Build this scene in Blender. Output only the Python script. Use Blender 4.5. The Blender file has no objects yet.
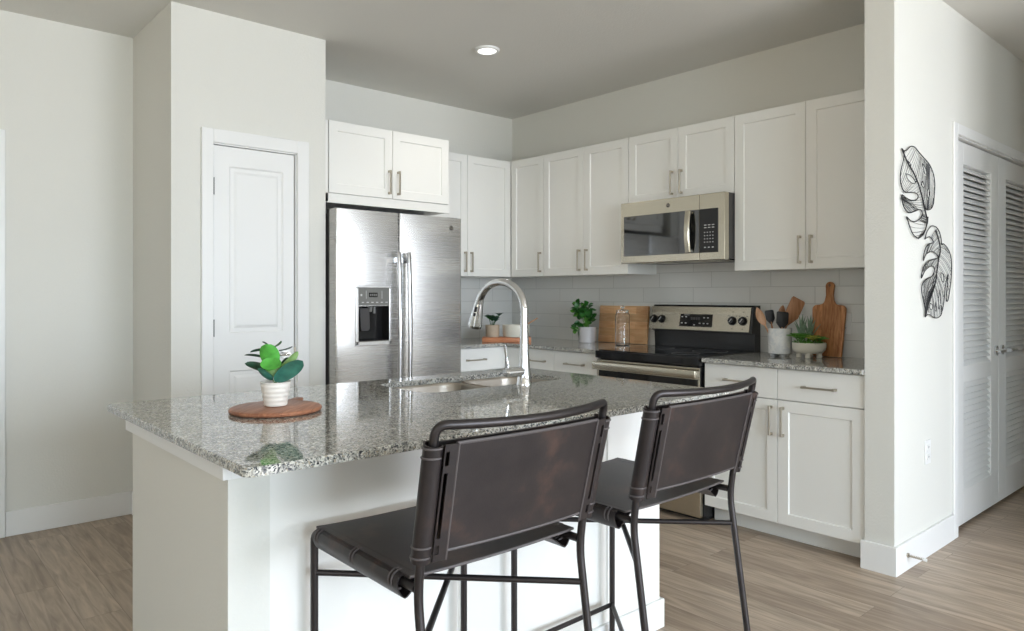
import bpy, bmesh, math, random
from mathutils import Vector, Matrix
random.seed(7)
SC = bpy.context.scene
COL = SC.collection
PI = math.pi

# ------------------------------------------------------------------ camera
cam_d = bpy.data.cameras.new('camera'); cam = bpy.data.objects.new('camera', cam_d); COL.objects.link(cam)
cam.location = (0, 0, 1.26)
cam.rotation_euler = (PI / 2, 0, -math.atan2(.6631, .7484))
cam_d.sensor_width = 36; cam_d.lens = 725.16 / 1024 * 36
cam_d.shift_y = -(315.5 - 294.73) / 1024
cam_d.clip_start = .02; cam_d.clip_end = 60
SC.camera = cam

# ------------------------------------------------------------------ light and exposure
SC.view_settings.view_transform = 'Standard'; SC.view_settings.look = 'None'
SC.view_settings.gamma = 1; SC.view_settings.use_curve_mapping = False
SC.view_settings.exposure = 0.0
world = bpy.data.worlds.new('daylight'); SC.world = world; world.use_nodes = True
wb = world.node_tree.nodes['Background']
# pale sky above the horizon, warm sunlit ground below it
_nt = world.node_tree; _tc = _nt.nodes.new('ShaderNodeTexCoord'); _sx = _nt.nodes.new('ShaderNodeSeparateXYZ'); _rp = _nt.nodes.new('ShaderNodeValToRGB')
_mr = _nt.nodes.new('ShaderNodeMapRange'); _mr.inputs[1].default_value = -1; _mr.inputs[2].default_value = 1
_nt.links.new(_tc.outputs['Generated'], _sx.inputs[0]); _nt.links.new(_sx.outputs['Z'], _mr.inputs[0]); _nt.links.new(_mr.outputs[0], _rp.inputs['Fac'])
_rp.color_ramp.elements[0].position = .46; _rp.color_ramp.elements[0].color = (1, .89, .70, 1)
_rp.color_ramp.elements[1].position = .54; _rp.color_ramp.elements[1].color = (.66, .72, .76, 1)
_nt.links.new(_rp.outputs['Color'], wb.inputs[0]); wb.inputs[1].default_value = 3.3

def area(name, loc, direction, w, h, energy, color):
    d = bpy.data.lights.new(name, 'AREA'); d.shape = 'RECTANGLE'; d.size = w; d.size_y = h
    d.energy = energy; d.color = color
    o = bpy.data.objects.new(name, d); COL.objects.link(o); o.location = loc
    o.rotation_euler = Vector(direction).to_track_quat('-Z', 'Z').to_euler()
    return o
# daylight through the three windows of the living room wall behind the camera and an added fill window to its left
FRONT_Y, LEFT_X = -3.6, -3.2
FRONT_WINS = [(-2.4, -.9, .45, 2.35), (-.4, 1.4, .45, 2.35), (1.75, 3.75, .45, 2.35)]
LEFT_FILL_WINS = [(-2.2, 1.0, .45, 2.35)]  # unseen window, added to tune the light coming from the left
SKY = ((0, 1, None), (170, 1, (.66, .84, 1)), (225, 1, (.80, .87, 1)))
for (x0, x1, z0, z1), (e, _, c) in zip(FRONT_WINS, SKY):
    if e: area('window_skylight', ((x0 + x1) / 2, FRONT_Y - .62, (z0 + z1) / 2 + .2), (0, 1, -.25), x1 - x0, z1 - z0, e, c)

# ------------------------------------------------------------------ node materials
def new_mat(name):
    m = bpy.data.materials.new(name); m.use_nodes = True
    nt = m.node_tree; b = nt.nodes['Principled BSDF']
    return m, nt, b
def simple(name, col, rough=.5, metal=0, bump=0, bscale=200, var=0, vscale=6, coat=0, spec=None, trans=0):
    m, nt, b = new_mat(name)
    b.inputs['Base Color'].default_value = (*col, 1); b.inputs['Roughness'].default_value = rough
    b.inputs['Metallic'].default_value = metal
    if coat: b.inputs['Coat Weight'].default_value = coat
    if spec is not None: b.inputs['Specular IOR Level'].default_value = spec
    if trans: b.inputs['Transmission Weight'].default_value = trans
    geo = nt.nodes.new('ShaderNodeNewGeometry')
    if bump:
        n = nt.nodes.new('ShaderNodeTexNoise'); n.inputs['Scale'].default_value = bscale; n.inputs['Detail'].default_value = 3
        bp = nt.nodes.new('ShaderNodeBump'); bp.inputs['Strength'].default_value = bump; bp.inputs['Distance'].default_value = .002
        nt.links.new(geo.outputs['Position'], n.inputs['Vector']); nt.links.new(n.outputs['Fac'], bp.inputs['Height'])
        nt.links.new(bp.outputs['Normal'], b.inputs['Normal'])
    if var:
        n = nt.nodes.new('ShaderNodeTexNoise'); n.inputs['Scale'].default_value = vscale; n.inputs['Detail'].default_value = 4
        r = nt.nodes.new('ShaderNodeValToRGB')
        r.color_ramp.elements[0].position = .3; r.color_ramp.elements[1].position = .7
        r.color_ramp.elements[0].color = (*[max(0, c * (1 - var)) for c in col], 1)
        r.color_ramp.elements[1].color = (*[min(1, c * (1 + var)) for c in col], 1)
        nt.links.new(geo.outputs['Position'], n.inputs['Vector']); nt.links.new(n.outputs['Fac'], r.inputs['Fac'])
        nt.links.new(r.outputs['Color'], b.inputs['Base Color'])
    return m
def srgb(r, g, b):
    f = lambda c: (c / 255 / 12.92) if c / 255 <= .04045 else ((c / 255 + .055) / 1.055) ** 2.4
    return (f(r), f(g), f(b))

M = {}
M['wall'] = simple('wall_paint', srgb(226, 225, 218), .75, bump=.6, bscale=105)
M['ceiling'] = simple('ceiling_paint', srgb(226, 224, 218), .85, bump=.8, bscale=110)
M['trim'] = simple('trim_paint', srgb(238, 238, 236), .4)
M['door'] = simple('door_paint', srgb(238, 238, 236), .4)
M['cab'] = simple('cabinet_paint', srgb(241, 240, 235), .35)
M['cab_in'] = simple('cabinet_underside', srgb(205, 203, 196), .6)
M['nickel'] = simple('brushed_nickel', srgb(186, 178, 164), .32, 1)
M['handle_steel'] = simple('polished_handle_steel', srgb(200, 201, 203), .22, 1)
M['chrome'] = simple('chrome', srgb(225, 227, 230), .06, 1)
M['black_gloss'] = simple('black_glass', (.006, .006, .007), .06)
M['mirror_glass'] = simple('dark_mirror_glass', (.008, .009, .009), .05); M['mirror_glass'].node_tree.nodes['Principled BSDF'].inputs['IOR'].default_value = 2.0
M['black_enamel'] = simple('black_enamel', (.008, .008, .009), .18)
M['black_plastic'] = simple('black_plastic', (.012, .012, .013), .4)
M['grey_plastic'] = simple('grey_plastic', srgb(118, 118, 114), .4)
M['dark_grey'] = simple('dark_grey_side', srgb(72, 70, 70), .45)
M['white_print'] = simple('white_print', srgb(205, 205, 205), .5)
M['white_plastic'] = simple('white_plastic', srgb(236, 236, 234), .35)
M['iron'] = simple('dark_iron_tube', srgb(66, 62, 62), .38, .75)
M['iron_art'] = simple('black_wire', srgb(42, 42, 44), .5, .3)
M['soil'] = simple('soil', srgb(62, 48, 38), .95, bump=.8, bscale=90)
M['pot_white'] = simple('white_ceramic', srgb(240, 236, 228), .35)
M['pot_tan'] = simple('tan_ceramic', srgb(186, 168, 146), .6, var=.06, vscale=40)
M['pot_grey'] = simple('grey_ceramic', srgb(205, 203, 205), .25)
M['bowl_cream'] = simple('cream_ceramic', srgb(226, 222, 208), .35)
M['black_silicone'] = simple('black_silicone', (.018, .018, .02), .5)

def stainless(name, col, rough, horizontal=True):
    m, nt, b = new_mat(name)
    b.inputs['Base Color'].default_value = (*col, 1); b.inputs['Metallic'].default_value = 1
    b.inputs['Roughness'].default_value = rough
    geo = nt.nodes.new('ShaderNodeNewGeometry'); mp = nt.nodes.new('ShaderNodeMapping')
    mp.inputs['Scale'].default_value = (3, 3, 700) if horizontal else (600, 600, 3)
    n = nt.nodes.new('ShaderNodeTexNoise'); n.inputs['Scale'].default_value = 1; n.inputs['Detail'].default_value = 2
    mr = nt.nodes.new('ShaderNodeMapRange'); mr.inputs[3].default_value = rough * .93; mr.inputs[4].default_value = rough * 1.07
    bp = nt.nodes.new('ShaderNodeBump'); bp.inputs['Strength'].default_value = .03; bp.inputs['Distance'].default_value = .0004
    L = nt.links
    L.new(geo.outputs['Position'], mp.inputs[0]); L.new(mp.outputs[0], n.inputs['Vector'])
    L.new(n.outputs['Fac'], mr.inputs[0]); L.new(mr.outputs[0], b.inputs['Roughness'])
    L.new(n.outputs['Fac'], bp.inputs['Height']); L.new(bp.outputs[0], b.inputs['Normal'])
    b.inputs['Anisotropic'].default_value = .85
    tg = nt.nodes.new('ShaderNodeTangent'); tg.direction_type = 'RADIAL'; tg.axis = 'Z'; L.new(tg.outputs[0], b.inputs['Tangent'])
    return m
M['steel'] = stainless('brushed_stainless', srgb(186, 184, 181), .27)
M['steel_warm'] = stainless('warm_stainless', srgb(192, 185, 169), .26)
M['sink_steel'] = stainless('satin_sink_steel', srgb(205, 196, 184), .3)

def granite():
    m, nt, b = new_mat('speckled_granite'); L = nt.links
    geo = nt.nodes.new('ShaderNodeNewGeometry')
    def vor(scale, rnd=1):
        v = nt.nodes.new('ShaderNodeTexVoronoi'); v.inputs['Scale'].default_value = scale
        L.new(geo.outputs['Position'], v.inputs['Vector']); return v
    def noise(scale, det=4):
        n = nt.nodes.new('ShaderNodeTexNoise'); n.inputs['Scale'].default_value = scale; n.inputs['Detail'].default_value = det
        L.new(geo.outputs['Position'], n.inputs['Vector']); return n
    # warp the cells a little so the grains are irregular
    wn = noise(60); add = nt.nodes.new('ShaderNodeVectorMath'); add.operation = 'MULTIPLY_ADD'
    add.inputs[1].default_value = (.02, .02, .02); L.new(wn.outputs['Color'], add.inputs[0]); L.new(geo.outputs['Position'], add.inputs[2])
    v1 = vor(270); L.new(add.outputs[0], v1.inputs['Vector'])
    sep = nt.nodes.new('ShaderNodeSeparateColor'); L.new(v1.outputs['Color'], sep.inputs[0])
    r = nt.nodes.new('ShaderNodeValToRGB'); cr = r.color_ramp; cr.interpolation = 'CONSTANT'
    cols = [(0, srgb(52, 54, 58)), (.11, srgb(112, 113, 112)), (.28, srgb(160, 159, 152)), (.48, srgb(196, 194, 185)), (.70, srgb(222, 220, 212)), (.92, srgb(176, 166, 148))]
    cr.elements[0].position = 0; cr.elements[0].color = (*cols[0][1], 1); cr.elements[1].position = cols[1][0]; cr.elements[1].color = (*cols[1][1], 1)
    for p, c in cols[2:]:
        e = cr.elements.new(p); e.color = (*c, 1)
    L.new(sep.outputs[0], r.inputs['Fac'])
    n2 = noise(38, 5); r2 = nt.nodes.new('ShaderNodeValToRGB')
    r2.color_ramp.elements[0].position = .42; r2.color_ramp.elements[0].color = (.78, .79, .80, 1)
    r2.color_ramp.elements[1].position = .58; r2.color_ramp.elements[1].color = (1, 1, 1, 1)
    L.new(n2.outputs['Fac'], r2.inputs['Fac'])
    mx = nt.nodes.new('ShaderNodeMix'); mx.data_type = 'RGBA'; mx.blend_type = 'MULTIPLY'; mx.inputs[0].default_value = .8
    L.new(r.outputs['Color'], mx.inputs[6]); L.new(r2.outputs['Color'], mx.inputs[7])
    L.new(mx.outputs[2], b.inputs['Base Color'])
    b.inputs['Roughness'].default_value = .05; b.inputs['Specular IOR Level'].default_value = .75
    return m
M['granite'] = granite()

def floor_mat():
    m, nt, b = new_mat('vinyl_planks'); L = nt.links
    geo = nt.nodes.new('ShaderNodeNewGeometry'); sx = nt.nodes.new('ShaderNodeSeparateXYZ'); cb = nt.nodes.new('ShaderNodeCombineXYZ')
    L.new(geo.outputs['Position'], sx.inputs[0]); L.new(sx.outputs['Y'], cb.inputs['X']); L.new(sx.outputs['X'], cb.inputs['Y'])
    br = nt.nodes.new('ShaderNodeTexBrick'); br.offset = .37; br.offset_frequency = 2
    br.inputs['Scale'].default_value = 1; br.inputs['Brick Width'].default_value = 1.22; br.inputs['Row Height'].default_value = .152
    br.inputs['Mortar Size'].default_value = .0009; br.inputs['Mortar Smooth'].default_value = .1; br.inputs['Bias'].default_value = 0
    br.inputs['Color1'].default_value = (*srgb(160, 142, 124), 1); br.inputs['Color2'].default_value = (*srgb(186, 169, 150), 1)
    br.inputs['Mortar'].default_value = (*srgb(128, 115, 101), 1)
    L.new(cb.outputs[0], br.inputs['Vector'])
    mp = nt.nodes.new('ShaderNodeMapping'); mp.inputs['Scale'].default_value = (2.6, 30, 1)
    L.new(cb.outputs[0], mp.inputs[0])
    # per-plank shift of the grain
    sh = nt.nodes.new('ShaderNodeVectorMath'); sh.operation = 'MULTIPLY_ADD'; sh.inputs[1].default_value = (30, 30, 30)
    L.new(br.outputs['Color'], sh.inputs[0]); L.new(mp.outputs[0], sh.inputs[2])
    n = nt.nodes.new('ShaderNodeTexNoise'); n.inputs['Scale'].default_value = 1.3; n.inputs['Detail'].default_value = 6; n.inputs['Distortion'].default_value = .8
    L.new(sh.outputs[0], n.inputs['Vector'])
    r = nt.nodes.new('ShaderNodeValToRGB'); r.color_ramp.elements[0].position = .30; r.color_ramp.elements[0].color = (.60, .58, .56, 1)
    r.color_ramp.elements[1].position = .68; r.color_ramp.elements[1].color = (1.22, 1.22, 1.22, 1)
    L.new(n.outputs['Fac'], r.inputs['Fac'])
    mx = nt.nodes.new('ShaderNodeMix'); mx.data_type = 'RGBA'; mx.blend_type = 'MULTIPLY'; mx.inputs[0].default_value = .85
    L.new(br.outputs['Color'], mx.inputs[6]); L.new(r.outputs['Color'], mx.inputs[7]); L.new(mx.outputs[2], b.inputs['Base Color'])
    b.inputs['Roughness'].default_value = .42
    bp = nt.nodes.new('ShaderNodeBump'); bp.inputs['Strength'].default_value = .25; bp.inputs['Distance'].default_value = .001
    L.new(n.outputs['Fac'], bp.inputs['Height']); L.new(bp.outputs[0], b.inputs['Normal'])
    return m
M['floor'] = floor_mat()

def tile_mat(name, axis, x0):
    m, nt, b = new_mat(name); L = nt.links
    geo = nt.nodes.new('ShaderNodeNewGeometry'); sx = nt.nodes.new('ShaderNodeSeparateXYZ'); cb = nt.nodes.new('ShaderNodeCombineXYZ')
    ax = nt.nodes.new('ShaderNodeMath'); ax.operation = 'SUBTRACT'; ax.inputs[1].default_value = x0 - .41 * 20
    az = nt.nodes.new('ShaderNodeMath'); az.operation = 'SUBTRACT'; az.inputs[1].default_value = .008
    L.new(geo.outputs['Position'], sx.inputs[0]); L.new(sx.outputs[axis], ax.inputs[0]); L.new(sx.outputs['Z'], az.inputs[0])
    L.new(ax.outputs[0], cb.inputs['X']); L.new(az.outputs[0], cb.inputs['Y'])
    br = nt.nodes.new('ShaderNodeTexBrick'); br.offset = .663; br.offset_frequency = 2
    br.inputs['Scale'].default_value = 1; br.inputs['Brick Width'].default_value = .41; br.inputs['Row Height'].default_value = .1
    br.inputs['Mortar Size'].default_value = .0018; br.inputs['Mortar Smooth'].default_value = .3
    br.inputs['Color1'].default_value = (*srgb(222, 222, 218), 1); br.inputs['Color2'].default_value = (*srgb(227, 226, 222), 1)
    br.inputs['Mortar'].default_value = (*srgb(194, 193, 188), 1)
    L.new(cb.outputs[0], br.inputs['Vector']); L.new(br.outputs['Color'], b.inputs['Base Color'])
    b.inputs['Roughness'].default_value = .16
    bp = nt.nodes.new('ShaderNodeBump'); bp.inputs['Strength'].default_value = .6; bp.inputs['Distance'].default_value = .0015; bp.invert = True
    L.new(br.outputs['Fac'], bp.inputs['Height']); L.new(bp.outputs[0], b.inputs['Normal'])
    return m
M['tile_r'] = tile_mat('glazed_tile_range_wall', 'Y', 1.819)
M['tile_f'] = tile_mat('glazed_tile_fridge_wall', 'X', 3.7)

def wood(name, c1, c2, scale=(1, 1, 1), strips=None, rough=.45):
    """grain noise stretched by scale in object space; strips=(axis,width) gives glued-up staves"""
    m, nt, b = new_mat(name); L = nt.links
    tc = nt.nodes.new('ShaderNodeTexCoord'); mp = nt.nodes.new('ShaderNodeMapping'); mp.inputs['Scale'].default_value = scale
    L.new(tc.outputs['Object'], mp.inputs[0])
    n = nt.nodes.new('ShaderNodeTexNoise'); n.inputs['Scale'].default_value = 9; n.inputs['Detail'].default_value = 5; n.inputs['Distortion'].default_value = .6
    L.new(mp.outputs[0], n.inputs['Vector'])
    r = nt.nodes.new('ShaderNodeValToRGB'); r.color_ramp.elements[0].position = .3; r.color_ramp.elements[1].position = .7
    r.color_ramp.elements[0].color = (*c1, 1); r.color_ramp.elements[1].color = (*c2, 1)
    L.new(n.outputs['Fac'], r.inputs['Fac']); out = r.outputs['Color']
    if strips:
        ax, w, ln = strips
        sx = nt.nodes.new('ShaderNodeSeparateXYZ'); cb = nt.nodes.new('ShaderNodeCombineXYZ'); L.new(tc.outputs['Object'], sx.inputs[0])
        la = {'X': 'Z', 'Z': 'X', 'Y': 'X'}[ax]
        L.new(sx.outputs[la], cb.inputs['X']); L.new(sx.outputs[ax], cb.inputs['Y'])
        br = nt.nodes.new('ShaderNodeTexBrick'); br.offset = .43; br.inputs['Scale'].default_value = 1
        br.inputs['Brick Width'].default_value = ln; br.inputs['Row Height'].default_value = w; br.inputs['Mortar Size'].default_value = .0004
        br.inputs['Color1'].default_value = (.68, .62, .56, 1); br.inputs['Color2'].default_value = (1.12, 1.10, 1.06, 1); br.inputs['Mortar'].default_value = (.4, .35, .3, 1)
        L.new(cb.outputs[0], br.inputs['Vector'])
        mx = nt.nodes.new('ShaderNodeMix'); mx.data_type = 'RGBA'; mx.blend_type = 'MULTIPLY'; mx.inputs[0].default_value = .8
        L.new(out, mx.inputs[6]); L.new(br.outputs['Color'], mx.inputs[7]); out = mx.outputs[2]
    L.new(out, b.inputs['Base Color']); b.inputs['Roughness'].default_value = rough
    return m
M['wood_round'] = wood('reddish_wood', srgb(150, 94, 68), srgb(196, 140, 110), (1, 7, 7), ('Y', .062, 3.0))
M['wood_acacia'] = wood('acacia_wood', srgb(170, 106, 58), srgb(224, 164, 108), (9, 9, 1), ('X', .034, .26))
M['wood_block'] = wood('beech_block', srgb(226, 172, 122), srgb(244, 202, 156), (1, 8, 8), ('Z', .052, .21))
M['wood_tray'] = wood('orange_wood', srgb(190, 118, 78), srgb(214, 146, 104), (1, 7, 7))
M['wood_spoon'] = wood('spoon_wood', srgb(180, 132, 96), srgb(214, 170, 134), (8, 8, 1))
M['wood_turner'] = wood('turner_wood', srgb(156, 108, 74), srgb(190, 142, 104), (8, 8, 1))

def leather():
    m, nt, b = new_mat('worn_brown_leather'); L = nt.links
    geo = nt.nodes.new('ShaderNodeNewGeometry')
    n = nt.nodes.new('ShaderNodeTexNoise'); n.inputs['Scale'].default_value = 7; n.inputs['Detail'].default_value = 7; n.inputs['Roughness'].default_value = .6
    L.new(geo.outputs['Position'], n.inputs['Vector'])
    r = nt.nodes.new('ShaderNodeValToRGB'); cr = r.color_ramp
    cr.elements[0].position = .34; cr.elements[0].color = (*srgb(36, 31, 32), 1); cr.elements[1].position = .72; cr.elements[1].color = (*srgb(76, 57, 50), 1)
    e = cr.elements.new(.55); e.color = (*srgb(46, 40, 40), 1)
    L.new(n.outputs['Fac'], r.inputs['Fac']); L.new(r.outputs['Color'], b.inputs['Base Color'])
    b.inputs['Roughness'].default_value = .42; b.inputs['Specular IOR Level'].default_value = .45
    n2 = nt.nodes.new('ShaderNodeTexNoise'); n2.inputs['Scale'].default_value = 330; n2.inputs['Detail'].default_value = 3
    L.new(geo.outputs['Position'], n2.inputs['Vector'])
    bp = nt.nodes.new('ShaderNodeBump'); bp.inputs['Strength'].default_value = .3; bp.inputs['Distance'].default_value = .0008
    L.new(n2.outputs['Fac'], bp.inputs['Height']); L.new(bp.outputs[0], b.inputs['Normal'])
    return m
M['leather'] = leather()
M['leather_edge'] = simple('leather_edge', srgb(88, 82, 82), .45)

def leafmat(name, c, rough=.38, var=.25):
    m = simple(name, c, rough, var=var, vscale=45); b = m.node_tree.nodes['Principled BSDF']
    b.inputs['Subsurface Weight'].default_value = 0.0
    return m
M['leaf_bright'] = leafmat('bright_green_leaf', srgb(84, 168, 66))
M['leaf_pale'] = leafmat('pale_green_leaf', srgb(148, 188, 120))
M['leaf_teal'] = leafmat('blue_green_leaf', srgb(58, 116, 100))
M['leaf_dark'] = leafmat('dark_green_leaf', srgb(40, 74, 56))
M['leaf_deep'] = leafmat('deep_green_leaf', srgb(38, 98, 34))
M['leaf_succ'] = leafmat('succulent_green', srgb(96, 156, 60))
M['leaf_agave'] = leafmat('grey_green_spike', srgb(128, 152, 128))
M['leaf_yellow'] = leafmat('yellow_green_rosette', srgb(186, 190, 84))

def marble():
    m, nt, b = new_mat('white_marble'); L = nt.links
    geo = nt.nodes.new('ShaderNodeNewGeometry'); n = nt.nodes.new('ShaderNodeTexNoise'); n.inputs['Scale'].default_value = 22; n.inputs['Detail'].default_value = 8; n.inputs['Distortion'].default_value = 1.6
    L.new(geo.outputs['Position'], n.inputs['Vector']); r = nt.nodes.new('ShaderNodeValToRGB')
    r.color_ramp.elements[0].position = .4; r.color_ramp.elements[0].color = (*srgb(214, 217, 219), 1); r.color_ramp.elements[1].position = .58; r.color_ramp.elements[1].color = (*srgb(232, 232, 230), 1)
    L.new(n.outputs['Fac'], r.inputs['Fac']); L.new(r.outputs['Color'], b.inputs['Base Color']); b.inputs['Roughness'].default_value = .25
    return m
M['marble'] = marble()
def glass():
    m, nt, b = new_mat('clear_glass'); L = nt.links
    b.inputs['Base Color'].default_value = (.97, .98, .98, 1); b.inputs['Transmission Weight'].default_value = 1; b.inputs['Roughness'].default_value = .01; b.inputs['IOR'].default_value = 1.45
    return m
M['glass'] = glass()
def emit(name, col, s):
    m, nt, b = new_mat(name); b.inputs['Emission Color'].default_value = (*col, 1); b.inputs['Emission Strength'].default_value = s
    b.inputs['Base Color'].default_value = (.8, .8, .8, 1); return m
M['lamp'] = emit('lit_diffuser', (1, .98, .95), 5)

# ------------------------------------------------------------------ mesh helpers
def box(bm, x0, x1, y0, y1, z0, z1, bev=0, seg=2):
    x0, x1 = sorted((x0, x1)); y0, y1 = sorted((y0, y1)); z0, z1 = sorted((z0, z1))
    v = [bm.verts.new(p) for p in ((x0, y0, z0), (x1, y0, z0), (x1, y1, z0), (x0, y1, z0), (x0, y0, z1), (x1, y0, z1), (x1, y1, z1), (x0, y1, z1))]
    f = [bm.faces.new([v[i] for i in q]) for q in ((3, 2, 1, 0), (4, 5, 6, 7), (0, 1, 5, 4), (1, 2, 6, 5), (2, 3, 7, 6), (3, 0, 4, 7))]
    if bev:
        es = list({e for a in f for e in a.edges})
        bmesh.ops.bevel(bm, geom=es, offset=bev, segments=seg, affect='EDGES', profile=.5)
def fillet(pts, r, n=5):
    out = [Vector(pts[0])]
    for i in range(1, len(pts) - 1):
        p, a, c = Vector(pts[i]), Vector(pts[i - 1]), Vector(pts[i + 1])
        d1, d2 = (a - p), (c - p); k = min(r, d1.length * .49, d2.length * .49)
        s, e = p + d1.normalized() * k, p + d2.normalized() * k
        for j in range(n + 1):
            t = j / n; out.append((1 - t) ** 2 * s + 2 * t * (1 - t) * p + t * t * e)
    out.append(Vector(pts[-1])); return out
def tube(bm, pts, r, seg=12, fil=0, closed=False, caps=True):
    pts = fillet(pts, fil) if fil else [Vector(p) for p in pts]
    n = len(pts); rad = r if callable(r) else (lambda t: r)
    tang = []
    for i in range(n):
        a = pts[i - 1] if (i > 0 or closed) else pts[i]; b = pts[(i + 1) % n] if (i < n - 1 or closed) else pts[i]
        d = (b - a); tang.append(d.normalized() if d.length > 1e-9 else Vector((0, 0, 1)))
    ref = Vector((0, 0, 1)) if abs(tang[0].z) < .9 else Vector((1, 0, 0))
    nrm = (ref - tang[0] * ref.dot(tang[0])).normalized(); rings = []
    for i in range(n):
        nrm = nrm - tang[i] * nrm.dot(tang[i]); nrm.normalize(); bn = tang[i].cross(nrm); rr = rad(i / max(1, n - 1))
        rings.append([bm.verts.new(pts[i] + (nrm * math.cos(2 * PI * k / seg) + bn * math.sin(2 * PI * k / seg)) * rr) for k in range(seg)])
    m = n if closed else n - 1
    for i in range(m):
        a, b = rings[i], rings[(i + 1) % n]
        for k in range(seg): bm.faces.new((a[k], a[(k + 1) % seg], b[(k + 1) % seg], b[k]))
    if caps and not closed:
        bm.faces.new(list(reversed(rings[0]))); bm.faces.new(rings[-1])
def cyl(bm, p0, p1, r, seg=24, r1=None):
    tube(bm, [p0, p1], (lambda t: r + ((r if r1 is None else r1) - r) * t), seg)
def lathe(bm, prof, cx=0, cy=0, seg=36, cap0=True, cap1=False):
    rings = []
    for r, z in prof:
        rings.append([bm.verts.new((cx + r * math.cos(2 * PI * k / seg), cy + r * math.sin(2 * PI * k / seg), z)) for k in range(seg)])
    for a, b in zip(rings, rings[1:]):
        for k in range(seg): bm.faces.new((a[k], a[(k + 1) % seg], b[(k + 1) % seg], b[k]))
    if cap0: bm.faces.new(list(reversed(rings[0])))
    if cap1: bm.faces.new(rings[-1])
def prism(bm, pts, f0, f1, bev=0):
    """pts: 2D outline; f0/f1 map (a,b) to 3D for the two faces"""
    a = [bm.verts.new(f0(*p)) for p in pts]; b = [bm.verts.new(f1(*p)) for p in pts]; n = len(pts)
    fa = bm.faces.new(a); fb = bm.faces.new(list(reversed(b)))
    for i in range(n): bm.faces.new((a[i], b[i], b[(i + 1) % n], a[(i + 1) % n]))
    if bev:
        es = [e for f in (fa, fb) for e in f.edges]
        bmesh.ops.bevel(bm, geom=es, offset=bev, segments=2, affect='EDGES', profile=.5)
def sheet(bm, fn, nu, nv, th, closed_u=False):
    """slab: fn(u,v)->(point, normal)"""
    top, bot = [], []
    for i in range(nu + 1):
        tr, br_ = [], []
        for j in range(nv + 1):
            p, nn = fn(i / nu, j / nv); p = Vector(p); nn = Vector(nn).normalized()
            tr.append(bm.verts.new(p + nn * th / 2)); br_.append(bm.verts.new(p - nn * th / 2))
        top.append(tr); bot.append(br_)
    for i in range(nu):
        for j in range(nv):
            bm.faces.new((top[i][j], top[i + 1][j], top[i + 1][j + 1], top[i][j + 1]))
            bm.faces.new((bot[i][j], bot[i][j + 1], bot[i + 1][j + 1], bot[i + 1][j]))
    for i in range(nu):
        bm.faces.new((top[i][0], bot[i][0], bot[i + 1][0], top[i + 1][0])); bm.faces.new((top[i][nv], top[i + 1][nv], bot[i + 1][nv], bot[i][nv]))
    for j in range(nv):
        bm.faces.new((top[0][j], top[0][j + 1], bot[0][j + 1], bot[0][j])); bm.faces.new((top[nu][j], bot[nu][j], bot[nu][j + 1], top[nu][j + 1]))
def ring_panel(bm, x0, x1, z0, z1, y, rings, close=True):
    """front facing -y: successive rectangles inset by d at depth y+dy"""
    loops = []
    for d, dy in rings:
        loops.append([bm.verts.new((a, y + dy, c)) for a, c in ((x0 + d, z0 + d), (x1 - d, z0 + d), (x1 - d, z1 - d), (x0 + d, z1 - d))])
    for a, b in zip(loops, loops[1:]):
        for k in range(4): bm.faces.new((a[k], a[(k + 1) % 4], b[(k + 1) % 4], b[k]))
    if close: bm.faces.new(loops[-1])
    return loops[0]
def shaker(bm, x0, x1, z0, z1, y=0, t=.02, rail=.056, dep=.008):
    """panel door whose face is at y and back at y+t"""
    ring_panel(bm, x0, x1, z0, z1, y, [(0, t), (0, .0015), (.0015, 0), (rail, 0), (rail + .002, dep * .5), (rail + .004, dep)])
    v = [bm.verts.new(p) for p in ((x0, y + t, z0), (x0, y + t, z1), (x1, y + t, z1), (x1, y + t, z0))]; bm.faces.new(v)
def slab_front(bm, x0, x1, z0, z1, y=0, t=.02):
    box(bm, x0, x1, y, y + t, z0, z1, .0015, 1)
def obj(name, bm, mat, parent=None, smooth=False, label=None, merge=False):
    if merge: bmesh.ops.remove_doubles(bm, verts=bm.verts, dist=1e-5)
    bmesh.ops.recalc_face_normals(bm, faces=bm.faces)
    me = bpy.data.meshes.new(name); bm.to_mesh(me); bm.free(); me.materials.append(mat)
    if smooth:
        for p in me.polygons: p.use_smooth = True
        me.set_sharp_from_angle(angle=math.radians(38))
    o = bpy.data.objects.new(name, me); COL.objects.link(o)
    if parent: o.parent = parent
    if label: o['label'] = label
    return o
def B(): return bmesh.new()
def thing(name, label, cat, loc=(0, 0, 0), rotz=0, group=None):
    o = bpy.data.objects.new(name, None); COL.objects.link(o); o.location = loc; o.rotation_euler = (0, 0, rotz)
    o.empty_display_size = .1; o['label'] = label; o['category'] = cat
    if group: o['group'] = group
    return o
def struct(name, bm, mat, parent=None, label=None, smooth=False):
    o = obj(name, bm, mat, parent, smooth)
    if not parent: o['kind'] = 'structure'
    if label: o['label'] = label
    return o
def text(name, s, size, mat, parent, loc, rot, ext=.0004):
    c = bpy.data.curves.new(name, 'FONT'); c.body = s; c.size = size; c.extrude = ext; c.align_x = 'CENTER'; c.align_y = 'CENTER'
    src = bpy.data.objects.new(name, c); COL.objects.link(src); bpy.context.view_layer.update()
    me = bpy.data.meshes.new_from_object(src.evaluated_get(bpy.context.evaluated_depsgraph_get())); bpy.data.objects.remove(src); bpy.data.curves.remove(c)
    me.materials.clear(); me.materials.append(mat)
    o = bpy.data.objects.new(name, me); COL.objects.link(o); o.parent = parent; o.location = loc; o.rotation_euler = rot
    return o
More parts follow.
